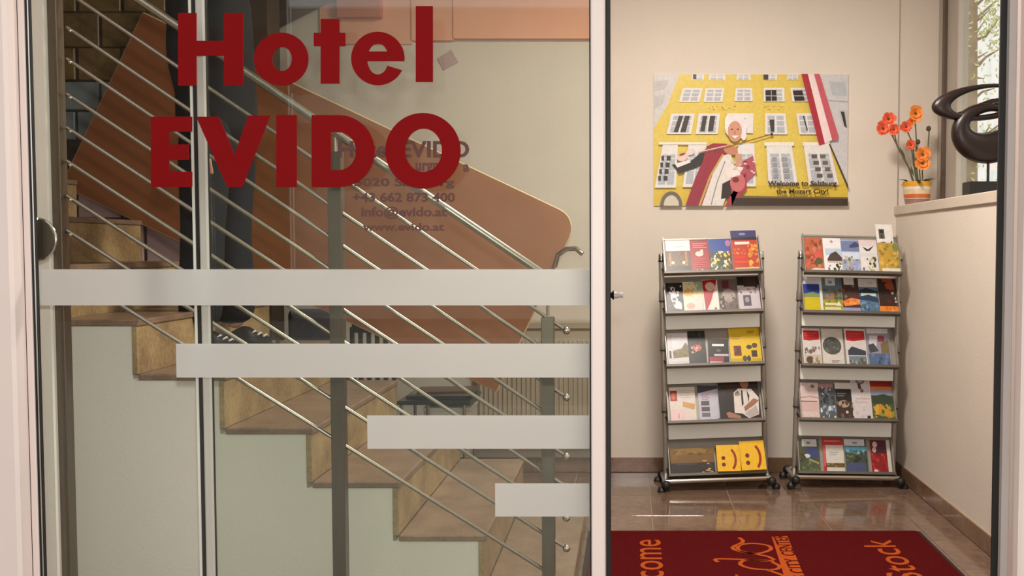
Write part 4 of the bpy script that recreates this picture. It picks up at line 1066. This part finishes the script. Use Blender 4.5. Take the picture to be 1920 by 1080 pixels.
leaflet('R', 1, 1504, 1540, 519, [full((196, 176, 20)), R((206, 206, 214), 0, 0, 1, 0.2), R((44, 62, 140), 0, 0.2, 0.86, 0.48), ('p', (120, 140, 90), [(0, 0.5), (0.5, 0.42), (0.86, 0.5), (0.86, 0.58), (0, 0.58)]), R((216, 214, 208), 0.86, 0.1, 1, 1)], 'blue and yellow leaflet with a plain yellow lower half')
leaflet('R', 1, 1540, 1577.5, 519, [full((96, 110, 116)), R((196, 204, 208), 0.2, 0, 0.7, 0.22), ('e', (120, 140, 150), (0.45, 0.12, 0.1, 0.05)), R((96, 120, 130), 0, 0.22, 1, 0.32), sp(0, 0.32, 1, 0.62, 22, 0.12, (150, 110, 80), (106, 116, 60), (84, 80, 60)), R((150, 146, 40), 0, 0.62, 1, 1), sp(0, 0.6, 1, 0.95, 14, 0.1, (176, 166, 60), (116, 120, 44)), R((220, 210, 170), 0.1, 0.72, 0.7, 0.78), ('p', (222, 214, 190), [(0.65, 0.8), (0.8, 0.66), (0.95, 0.8)]), R((216, 206, 170), 0.1, 0.84, 0.9, 0.92)], 'leaflet with a green castle meadow and pale lettering')
leaflet('R', 1, 1577.5, 1610, 519, [full((70, 50, 48)), R((206, 204, 200), 0.15, 0, 0.75, 0.2), sp(0, 0.2, 1, 0.6, 22, 0.12, (84, 50, 46), (60, 54, 56), (120, 100, 90), (100, 40, 30)), ('p', (226, 130, 60), [(0, 0.68), (0.5, 0.58), (1, 0.62), (1, 0.76), (0.1, 0.82)]), sp(0.1, 0.62, 1, 0.76, 8, 0.1, (236, 160, 90), (206, 96, 40)), R((150, 150, 180), 0, 0.86, 1, 1)], 'dark leaflet with a glowing orange shape across it')
leaflet('R', 1, 1610.5, 1646, 519, [full((86, 116, 150)), R((206, 204, 198), 0, 0, 1, 0.24), R((206, 150, 150), 0.5, 0.1, 0.8, 0.13), ('p', (40, 54, 50), [(0, 0.34), (0.4, 0.26), (1, 0.36), (1, 0.42), (0, 0.42)]), R((206, 214, 214), 0.1, 0.42, 0.9, 0.5), ('p', (44, 62, 84), [(0, 0.52), (0.5, 0.46), (1, 0.56), (1, 0.68), (0, 0.6)]), sp(0, 0.66, 1, 0.98, 18, 0.12, (120, 150, 180), (60, 90, 120), (84, 110, 100))], 'blue mountain lake leaflet with a white heading')
leaflet('R', 1, 1647, 1683, 519, [full((58, 34, 30)), ('p', (150, 70, 44), [(0.2, 0), (0.75, 0), (0.85, 0.3), (0.5, 0.36)]), sp(0, 0.1, 0.5, 0.6, 12, 0.12, (40, 44, 40), (60, 40, 36)), sp(0.45, 0.3, 0.95, 0.7, 10, 0.1, (96, 40, 30), (190, 170, 160), (44, 30, 28)), R((226, 130, 44), 0, 0.8, 1, 1), sp(0.05, 0.8, 1, 1, 8, 0.1, (236, 150, 70), (206, 104, 30))], 'dark red leaflet with a bright orange foot')
def red_head(lab, x0, x1, yt, low):
    leaflet('R', 2, x0, x1, yt, [full((210, 202, 198)), ('p', (186, 38, 40), [(0.07, 0.05), (0.95, 0.06), (0.95, 0.3), (0.4, 0.34), (0.07, 0.32)]), *lines((206, 90, 84), 0.15, 0.14, 0.8, 0.2, 2, 0.02)] + low, lab)
red_head('red headed white leaflet with old sketches on its lower half', 1503.5, 1538, 617, [sp(0.1, 0.5, 0.95, 0.7, 16, 0.12, (110, 96, 86), (150, 140, 130)), R((190, 176, 160), 0.08, 0.72, 0.95, 0.98), ('e', (84, 70, 56), (0.35, 0.86, 0.2, 0.1)), sp(0.5, 0.74, 0.95, 0.97, 8, 0.1, (150, 130, 100), (206, 196, 180))])
leaflet('R', 2, 1541, 1581.5, 616, [full((206, 198, 190)), ('e', (82, 84, 78), (0.47, 0.46, 0.44, 0.24)), sp(0.15, 0.28, 0.8, 0.64, 18, 0.1, (104, 106, 98), (66, 70, 64)), *lines((150, 140, 134), 0.4, 0.86, 0.8, 0.9, 2, 0.03)], 'beige leaflet with a large grey green disc')
red_head('red headed white leaflet with a dark mountain on its lower half', 1585, 1625, 616, [('p', (58, 64, 76), [(0.1, 0.6), (0.3, 0.48), (0.95, 0.6), (0.95, 0.72), (0.1, 0.72)]), R((110, 124, 134), 0.12, 0.74, 0.95, 0.98), sp(0.12, 0.74, 0.95, 0.98, 12, 0.1, (84, 90, 90), (150, 156, 160), (96, 90, 70))])
leaflet('R', 2, 1626.5, 1671, 613, [full((150, 146, 158)), R((210, 208, 212), 0.05, 0.02, 0.95, 0.14), ('p', (206, 204, 210), [(0.15, 0.2), (0.5, 0.2), (0.4, 0.5), (0.1, 0.4)]), R((150, 70, 84), 0.5, 0.2, 0.78, 0.36), ('p', (70, 72, 78), [(0.05, 0.45), (0.3, 0.4), (0.5, 0.6), (0.1, 0.65)]), ('p', (120, 106, 70), [(0.6, 0.4), (0.95, 0.3), (0.95, 0.65), (0.6, 0.65)]), R((84, 104, 140), 0.05, 0.66, 0.95, 0.95), sp(0.05, 0.66, 0.95, 0.95, 12, 0.1, (106, 126, 156), (66, 80, 110))], 'lake leaflet with a small red emblem and blue water')
leaflet('R', 3, 1500.5, 1535, 721, [full((214, 192, 188)), ('e', (130, 116, 124), (0.7, 0.1, 0.12, 0.05)), ('l', (180, 140, 140), [(0, 0.42), (0.5, 0.38), (1, 0.42)], 0.03), ('l', (150, 90, 90), [(0, 0.52), (0.9, 0.52)], 0.03), R((206, 176, 172), 0, 0.55, 1, 0.8), sp(0, 0.8, 1, 0.98, 8, 0.08, (196, 170, 164), (222, 204, 198))], 'pale pink leaflet with a thin dark stripe')
leaflet('R', 3, 1536, 1567.5, 722, [full((84, 90, 96)), R((170, 130, 126), 0, 0, 0.9, 0.1), sp(0.2, 0.05, 0.8, 0.35, 8, 0.12, (206, 204, 208), (150, 150, 160)), sp(0.05, 0.3, 0.98, 0.6, 14, 0.14, (36, 42, 42), (60, 70, 66)), sp(0.05, 0.6, 0.98, 0.98, 18, 0.13, (140, 160, 180), (206, 214, 218), (66, 84, 104))], 'cool grey leaflet of snow and dark rock')
leaflet('R', 3, 1567.5, 1600.5, 720, [full((58, 46, 42)), R((216, 210, 206), 0, 0, 1, 0.17), R((34, 28, 28), 0.05, 0.2, 0.95, 0.5), *lines((110, 106, 104), 0.1, 0.3, 0.6, 0.36, 2, 0.03), ('e', (176, 150, 130), (0.45, 0.58, 0.32, 0.1)), sp(0.05, 0.5, 0.98, 0.98, 16, 0.12, (84, 64, 56), (120, 96, 84), (66, 50, 44)), ('e', (216, 190, 170), (0.6, 0.8, 0.08, 0.04))], 'black leaflet with a white heading and warm round light')
leaflet('R', 3, 1598, 1635.5, 708, [full((206, 198, 200)), ('e', (120, 116, 120), (0.5, 0.1, 0.24, 0.09)), ('e', (170, 166, 170), (0.5, 0.1, 0.14, 0.05)), ('p', (76, 64, 66), [(0.35, 0.18), (0.5, 0.16), (0.55, 0.3), (0.4, 0.3)]), ('e', (130, 76, 70), (0.56, 0.34, 0.08, 0.04)), *lines((190, 170, 160), 0.2, 0.52, 0.95, 0.6, 2, 0.02), ('e', (50, 44, 44), (0.8, 0.94, 0.09, 0.04)), sp(0.1, 0.5, 0.95, 0.95, 8, 0.12, (214, 200, 196), (196, 184, 184))], 'tall white leaflet with a grey balloon shape at its top', 'leaflet', 0.006, 0.0075)
leaflet('R', 3, 1635, 1678, 717, [full((70, 84, 56)), R((146, 34, 34), 0, 0, 1, 0.13), R((206, 120, 60), 0, 0.13, 1, 0.22), R((150, 156, 176), 0, 0.22, 1, 0.36), ('p', (52, 66, 46), [(0, 0.4), (0.6, 0.32), (1, 0.42), (1, 0.58), (0, 0.56)]), ('p', (196, 140, 40), [(0.05, 0.66), (0.4, 0.58), (0.9, 0.8), (0.9, 0.94), (0.2, 0.86)]), sp(0, 0.58, 1, 0.98, 18, 0.12, (150, 140, 50), (84, 96, 46), (206, 160, 60))], 'leaflet with a red heading over a golden green valley')
leaflet('R', 4, 1496.5, 1537, 828, [full((74, 84, 56)), R((206, 206, 210), 0.2, 0.02, 0.9, 0.24), ('e', (130, 136, 150), (0.5, 0.13, 0.1, 0.04)), ('p', (60, 70, 116), [(0.3, 0.3), (0.9, 0.26), (1, 0.55), (0.6, 0.6)]), ('e', (206, 206, 214), (0.42, 0.52, 0.14, 0.06)), sp(0, 0.25, 0.35, 0.75, 14, 0.12, (50, 56, 36), (84, 72, 48)), sp(0.05, 0.6, 0.98, 0.98, 22, 0.12, (84, 104, 62), (110, 120, 80), (66, 80, 50)), ('l', (170, 156, 120), [(0.5, 0.62), (0.95, 0.74)], 0.05)], 'green leaflet with a winding track and blue ridge')
leaflet('R', 4, 1544, 1584, 826, [full((190, 44, 46)), R((212, 206, 194), 0.15, 0.2, 1, 0.97), R((206, 96, 96), 0.02, 0.2, 0.15, 0.8), *lines((190, 120, 110), 0.1, 0.08, 0.85, 0.1, 2, 0.03), *lines((170, 170, 180), 0.3, 0.42, 0.75, 0.48, 2, 0.03), R((106, 84, 50), 0.12, 0.72, 1, 0.84), sp(0.12, 0.72, 1, 0.84, 10, 0.06, (70, 56, 36), (150, 130, 80))], 'red bordered white leaflet with a brown picture strip')
leaflet('R', 4, 1586, 1628, 828, [full((62, 74, 66)), R((208, 208, 212), 0, 0, 0.92, 0.2), ('e', (130, 136, 150), (0.48, 0.11, 0.12, 0.03)), R((84, 150, 170), 0, 0.22, 1, 0.34), sp(0, 0.3, 1, 0.45, 8, 0.12, (120, 170, 190), (70, 120, 140)), sp(0, 0.42, 1, 0.7, 22, 0.12, (40, 48, 34), (66, 80, 44), (110, 110, 70)), R((72, 80, 116), 0.04, 0.7, 0.9, 1)], 'leaflet of a turquoise sky over dark trees')
leaflet('R', 4, 1635.5, 1674, 828, [full((140, 26, 32)), R((74, 30, 40), 0.05, 0.02, 0.8, 0.4), ('e', (214, 180, 180), (0.25, 0.14, 0.12, 0.09)), ('e', (200, 160, 160), (0.2, 0.3, 0.1, 0.08)), sp(0.05, 0.4, 0.8, 0.96, 22, 0.12, (170, 34, 34), (120, 20, 26), (196, 50, 46)), ('e', (222, 200, 190), (0.2, 0.93, 0.1, 0.06)), R((206, 200, 190), 0.82, 0, 1, 1)], 'crimson leaflet with two pale faces and cream edge')

# ---------------------------------------------------------------- red door mat
ma = floor_pt(1725, 993, 0.012); mb = floor_pt(1090, 1000, 0.012)
mx0, mx1, my1, my0 = -0.183, ma.x, ma.y, 3.02
dm = empty('door_mat', ((mx0 + mx1) / 2, (my0 + my1) / 2, 0), 'dark red door mat with orange lettering on the tiled floor', 'door mat')
W(dm, MB().bbox((mx0, my0, 0.001), (mx1, my1, 0.006), 0.002).build('border', M_matedge))
W(dm, MB().bbox((mx0 + 0.018, my0 + 0.018, 0.004), (mx1 - 0.018, my1 - 0.012, 0.0115), 0.003).build('pile', M_mat))
def mat_text(s, xb, y0, y1, xh, part='lettering', bold=0.0, color=M_mattxt, z=0.0125, skew=0.0):
    vs, fs, (x0, y0_, x1, y1_) = text_geo(s, bold)
    q = MB()
    k = (y1 - y0) / (x1 - x0)
    q.add([Vector((xb - (yy - 0.0) * xh - 0.0, y0 + (xx - x0 + yy * skew) * k, z)) for xx, yy in vs], fs)
    W(dm, q.build(part, color, fix=False))
mat_text('Welcome', 0.128, 3.34, 4.255, 0.19, bold=0.004)
mat_text('Stock', 1.105, 3.73, 4.255, 0.19, bold=0.004)
mat_text('1.', 1.105, 3.50, 3.58, 0.19, bold=0.004)
# flowing script evido as bent strokes
def script(pts, r=0.0085):
    q = MB(); ps = []
    def cr(a, b, c, d, t):
        return 0.5 * ((2 * b) + (-a + c) * t + (2 * a - 5 * b + 4 * c - d) * t * t + (-a + 3 * b - 3 * c + d) * t ** 3)
    P_ = [Vector(p) for p in pts]
    P_ = [P_[0]] + P_ + [P_[-1]]
    for i in range(1, len(P_) - 2):
        for k in range(6): ps.append(cr(P_[i - 1], P_[i], P_[i + 1], P_[i + 2], k / 6))
    ps.append(P_[-1])
    vs = []; fs = []
    for i, p in enumerate(ps):
        t = (ps[min(i + 1, len(ps) - 1)] - ps[max(i - 1, 0)]).normalized(); n_ = Vector((-t.y, t.x)) * r
        vs += [Vector((p.x + n_.x, p.y + n_.y, 0.0127)), Vector((p.x - n_.x, p.y - n_.y, 0.0127))]
        if i: fs.append((2 * i - 2, 2 * i, 2 * i + 1, 2 * i - 1))
    q.add(vs, fs)
    W(dm, q.build('script_lettering', M_mattxt, fix=False))
def fp_(px, py): v = floor_pt(px, py, 0.0125); return (v.x, v.y)
script([fp_(1386, 1008), fp_(1393, 1016), fp_(1374, 1026), fp_(1384, 1033), fp_(1418, 1038), fp_(1444, 1031), fp_(1440, 1023), fp_(1412, 1019), fp_(1388, 1022), fp_(1384, 1030), fp_(1400, 1036), fp_(1438, 1043), fp_(1452, 1050)])
script([fp_(1346, 1054), fp_(1344, 1048), fp_(1390, 1049), fp_(1440, 1051), fp_(1450, 1053)])
script([fp_(1440, 1052), fp_(1400, 1050), fp_(1388, 1058), fp_(1410, 1066), fp_(1450, 1068), fp_(1462, 1062), fp_(1448, 1054)])
script([fp_(1440, 1069), fp_(1470, 1080), fp_(1465, 1086), fp_(1430, 1090), fp_(1392, 1086), fp_(1378, 1082)])
script([fp_(1378, 1078), fp_(1384, 1079)], 0.007)
for pl_ in ([fp_(1447, 1006), fp_(1476, 1005), fp_(1560, 1200), fp_(1508, 1200)],):
    q = MB(); q.add([Vector((x, y, 0.0125)) for x, y in pl_], [(0, 1, 2, 3)])
    W(dm, q.build('orange_bar', M_mattxt, fix=False))
ob0, ob1 = fp_(1468, 1012), fp_(1468, 1012)
mat_text('SALZBURG', 0.672, 3.40, 3.78, 0.082, part='bar_lettering', bold=0.006, color=M_mat, z=0.0135)
mat_text('CITY', 0.672, 3.81, 3.99, 0.082, part='bar_lettering', bold=0.006, color=M_mat, z=0.0135)
mat_text('CENTER', 0.672, 4.03, 4.325, 0.082, part='bar_lettering', bold=0.006, color=M_mat, z=0.0135)

# ---------------------------------------------------------------- flower pot on the ledge
FD = 5.43
pc_ = P(1719, 382, FD); zl = 1.482
fx_ = pc_.x
fpot = empty('flower_pot', (fx_, FD, zl), 'striped pot of orange poppies on the window ledge', 'flower pot')
C_ = lambda c: lin(c)
prof = [(0.001, 0.001), (0.058, 0.0), (0.062, 0.012), (0.066, 0.030), (0.067, 0.034), (0.069, 0.050), (0.070, 0.055), (0.072, 0.075), (0.073, 0.080), (0.074, 0.094), (0.076, 0.118), (0.076, 0.122), (0.070, 0.122), (0.068, 0.105), (0.001, 0.105)]
cols = [C_((150, 110, 96)), C_((170, 130, 116)), C_((150, 120, 112)), C_((226, 200, 180)), C_((206, 104, 50)), C_((206, 104, 50)), C_((226, 196, 160)), C_((206, 206, 190)), C_((226, 216, 190)), C_((226, 160, 40)), C_((226, 160, 40)), C_((226, 160, 40)), C_((120, 80, 40)), C_((60, 44, 30))]
W(fpot, MB().lathe(prof, (fx_, FD, zl + 0.0005), 28, cols=cols).build('pot', M_print))
def FP(px, py, dy=0.0): v = P(px, py, FD + dy); return Vector((v.x, FD + dy, v.z))
def stem(pts, r=0.0035):
    return W(fpot, MB().tube(pts, r, 6).build('stem', M_stem))
def flower(c, r, m, tilt=(0, 0)):
    q = MB()
    for ring, (n_, rr, el) in enumerate(((6, 1.0, 0.25), (5, 0.75, 0.7))):
        for k in range(n_):
            a = 2 * math.pi * (k + 0.5 * ring) / n_ + random.uniform(-0.15, 0.15)
            d = Vector((math.cos(a), -0.35 - el, math.sin(a))).normalized()
            side = Vector((-math.sin(a), 0, math.cos(a)))
            R_p = 1.3 * r * rr * random.uniform(0.85, 1.1)
            v = [c, c + d * R_p * 0.5 + side * R_p * 0.42, c + d * R_p + side * R_p * 0.34 + Vector((0, 0.12 * R_p, 0)), c + d * R_p * 1.08, c + d * R_p - side * R_p * 0.34 + Vector((0, 0.12 * R_p, 0)), c + d * R_p * 0.5 - side * R_p * 0.42]
            mid = c + d * R_p * 0.55 + Vector((0, 0.10 * R_p, 0))
            q.add(v + [mid], [(6, i, (i + 1) % 6) for i in range(6)], None, 0, True)
    o = q.build('flower', m, fix=False); W(fpot, o)
    b = MB().ball(c + Vector((0, -0.01, 0)), r * 0.2, 8).build('flower_centre', M_bud)
    bpy.context.view_layer.update(); b.parent = o; b.matrix_parent_inverse = o.matrix_world.inverted()
top = lambda dx=0: Vector((fx_ + dx, FD, zl + 0.1))
stem([top(-0.01), FP(1706, 318), FP(1688, 285), FP(1671, 250)]); stem([top(-0.015), FP(1703, 312), FP(1682, 272), FP(1676, 246)])
stem([top(0.0), FP(1714, 300), FP(1712, 270), FP(1700, 244)]); stem([top(0.01), FP(1717, 300), FP(1718, 262), FP(1716, 225)])
stem([top(0.02), FP(1724, 320), FP(1728, 300)]); stem([top(0.03), FP(1729, 310), FP(1740, 278), FP(1742, 246)]); stem([top(0.005), FP(1715, 310), FP(1721, 272)]); stem([top(0.0), FP(1712, 300), FP(1708, 270)])
flower(FP(1665, 223), 0.032, M_petalr); flower(FP(1655, 241), 0.034, M_petalr); flower(FP(1675, 243), 0.026, M_petalr)
flower(FP(1716, 213), 0.034, M_petal); flower(FP(1698, 238), 0.03, M_petalr); flower(FP(1709, 228), 0.022, M_petal); flower(FP(1707, 272), 0.024, M_petalr); flower(FP(1729, 290, -0.03), 0.036, M_petal); flower(FP(1729, 306, -0.03), 0.036, M_petal)
for px, py in ((1741, 241), (1721, 266)):
    W(fpot, MB().ball(FP(px, py), 0.013, 10, sc3=(1, 1, 1.15)).build('bud', M_bud))
for k in range(14):
    a = random.uniform(0, 2 * math.pi); L = random.uniform(0.05, 0.10)
    b = Vector((fx_ + 0.035 * math.cos(a), FD + 0.035 * math.sin(a), zl + 0.112)); d = Vector((math.cos(a), math.sin(a), random.uniform(0.05, 0.7))).normalized(); s_ = Vector((-math.sin(a), math.cos(a), 0)) * 0.010
    q = MB().add([b, b + d * L * 0.5 + s_, b + d * L + Vector((0, 0, -0.015)), b + d * L * 0.5 - s_, b + d * L * 0.5 + Vector((0, 0, 0.004))], [(0, 1, 4), (1, 2, 4), (2, 3, 4), (3, 0, 4)])
    W(fpot, q.build('leaf', M_leafg, fix=False))
for px, py in ((1690, 285), (1694, 291), (1714, 308), (1710, 320)):
    b = FP(px, py); q = MB().add([b + Vector((-0.008, 0, 0.03)), b + Vector((0.006, -0.004, 0.0)), b + Vector((0.014, 0, -0.035)), b + Vector((-0.006, 0.004, -0.005))], [(0, 1, 2, 3)])
    W(fpot, q.build('leaf', M_leafg, fix=False))

# ---------------------------------------------------------------- dark wooden sculpture on the ledge
SD = 4.45
def SP(px, py, dy=0.0): v = P(px, py, SD); return Vector((v.x, SD + dy, v.z))
sb = SP(1850, 360)
scu = empty('sculpture', (SP(1862, 355).x, SD, zl), 'abstract dark wooden loop sculpture on a black block by the window', 'sculpture')
def loop_ring(name, outer, inner, th, n=48, m=10, lean=0.0):
    q = MB(); vs = []
    for i in range(n):
        o_, i_ = outer[i], inner[i]
        a, b = SP(*o_), SP(*i_)
        c = (a + b) / 2; h = (a - b) / 2
        for k in range(m):
            t = 2 * math.pi * k / m
            vs.append(c + h * math.cos(t) + Vector((0, 1, 0)) * th * min(1.0, h.length / 0.012) * math.sin(t))
    fs = []
    for i in range(n):
        for k in range(m):
            fs.append((i * m + k, i * m + (k + 1) % m, ((i + 1) % n) * m + (k + 1) % m, ((i + 1) % n) * m + k))
    q.add(vs, fs, None, 0, True)
    return W(scu, q.build(name, M_wood))
loop_ring('upper_loop', circ(1842, 192, 96, 34, 48, rot=-6), circ(1850, 190, 67, 24, 48, rot=-9), 0.028)
loop_ring('lower_loop', circ(1849, 250, 66, 57, 48), circ(1854, 229, 36, 19, 48, rot=-14), 0.038)
q = MB()
q.tube([SP(1790, 216), SP(1812, 213), SP(1835, 203), SP(1860, 194), SP(1885, 190)], [0.008, 0.016, 0.02, 0.02, 0.018], 12)
W(scu, q.build('ribbon', M_wood))
q = MB(); q.tube([SP(1790, 216, -0.018), SP(1815, 212, -0.02), SP(1838, 203, -0.024), SP(1860, 195, -0.024), SP(1885, 192, -0.022)], 0.0022, 8)
W(scu, q.build('inlay_line', M_steel))
W(scu, MB().tube([SP(1853, 300), Vector((SP(1853, 300).x, SD, zl + 0.055))], 0.006, 10).build('rod', M_dark))
bx0 = SP(1811, 345).x
W(scu, MB().bbox((bx0, SD - 0.05, zl + 0.001), (bx0 + 0.2, SD + 0.05, zl + 0.058), 0.003).build('block', M_dark))

# ---------------------------------------------------------------- outside the window
hs = empty('house', (9.0, 24, -0.5), 'pale yellow house seen through the window', 'house')
hx0, hx1 = P(1740, 200, 24).x, P(1815, 200, 24).x
W(hs, MB().box((hx0 - 3, 24, -1), (hx1, 27, 9)).build('wall', M_house))
for zz in (1.0, 3.6, 6.2):
    for xx in (hx1 - 0.9, hx1 - 2.6, hx1 - 4.3):
        wo = MB().bbox((xx - 0.35, 23.96, zz), (xx + 0.35, 24.02, zz + 1.5), 0.02).build('window', M_white); W(hs, wo)
        for s in (-1, 1):
            pn = MB().box((xx + s * 0.16 - 0.13, 23.94, zz + 0.1), (xx + s * 0.16 + 0.13, 23.96, zz + 1.4)).build('pane', M_housew)
            bpy.context.view_layer.update(); pn.parent = wo; pn.matrix_parent_inverse = wo.matrix_world.inverted()
TD = 12.0
tre = empty('tree', (P(1819, 300, TD).x, TD, -0.3), 'slender tree with thin spring branches outside the window', 'tree')
q = MB()
tp = [Vector((P(1816, 600, TD).x, TD, -0.5)), P(1817, 330, TD), P(1820, 150, TD), P(1823, 20, TD), P(1826, -120, TD)]
q.tube(tp, [0.12, 0.095, 0.075, 0.06, 0.045], 10)
W(tre, q.build('trunk', M_bark))
rr = random.Random(3)
for k in range(26):
    py = rr.uniform(-40, 330); sx = rr.choice((-1, 1)); L = rr.uniform(25, 75)
    a = P(1819, py, TD)
    mid = P(1819 + sx * L * 0.5, py - L * rr.uniform(0.1, 0.5), TD + rr.uniform(-0.4, 0.4)); end = P(1819 + sx * L, py - L * rr.uniform(0.2, 0.9), TD + rr.uniform(-0.5, 0.5))
    br_ = MB().tube([a, mid, end], [0.022, 0.014, 0.005], 6).build('branch', M_bark); W(tre, br_)
q = MB()
for k in range(420):
    px, py = rr.uniform(1790, 1890), rr.uniform(-30, 340)
    if rr.random() < 0.35: px, py = rr.gauss(1860, 14), rr.gauss(40, 30)
    c = P(px, py, TD + rr.uniform(-0.7, 0.7)); d = Vector((rr.uniform(-1, 1), rr.uniform(-1, 1), rr.uniform(-1, 1))).normalized() * rr.uniform(0.02, 0.045); e = d.orthogonal().normalized() * 0.02
    q.add([c - d, c + e, c + d, c - e], [(0, 1, 2, 3)])
fo = q.build('foliage', M_leaf, fix=False); fo['kind'] = 'stuff'; W(tre, fo)
struct('ground_garden', (2.05, 3, -0.6), (30, 40, -0.5), M_leafg)
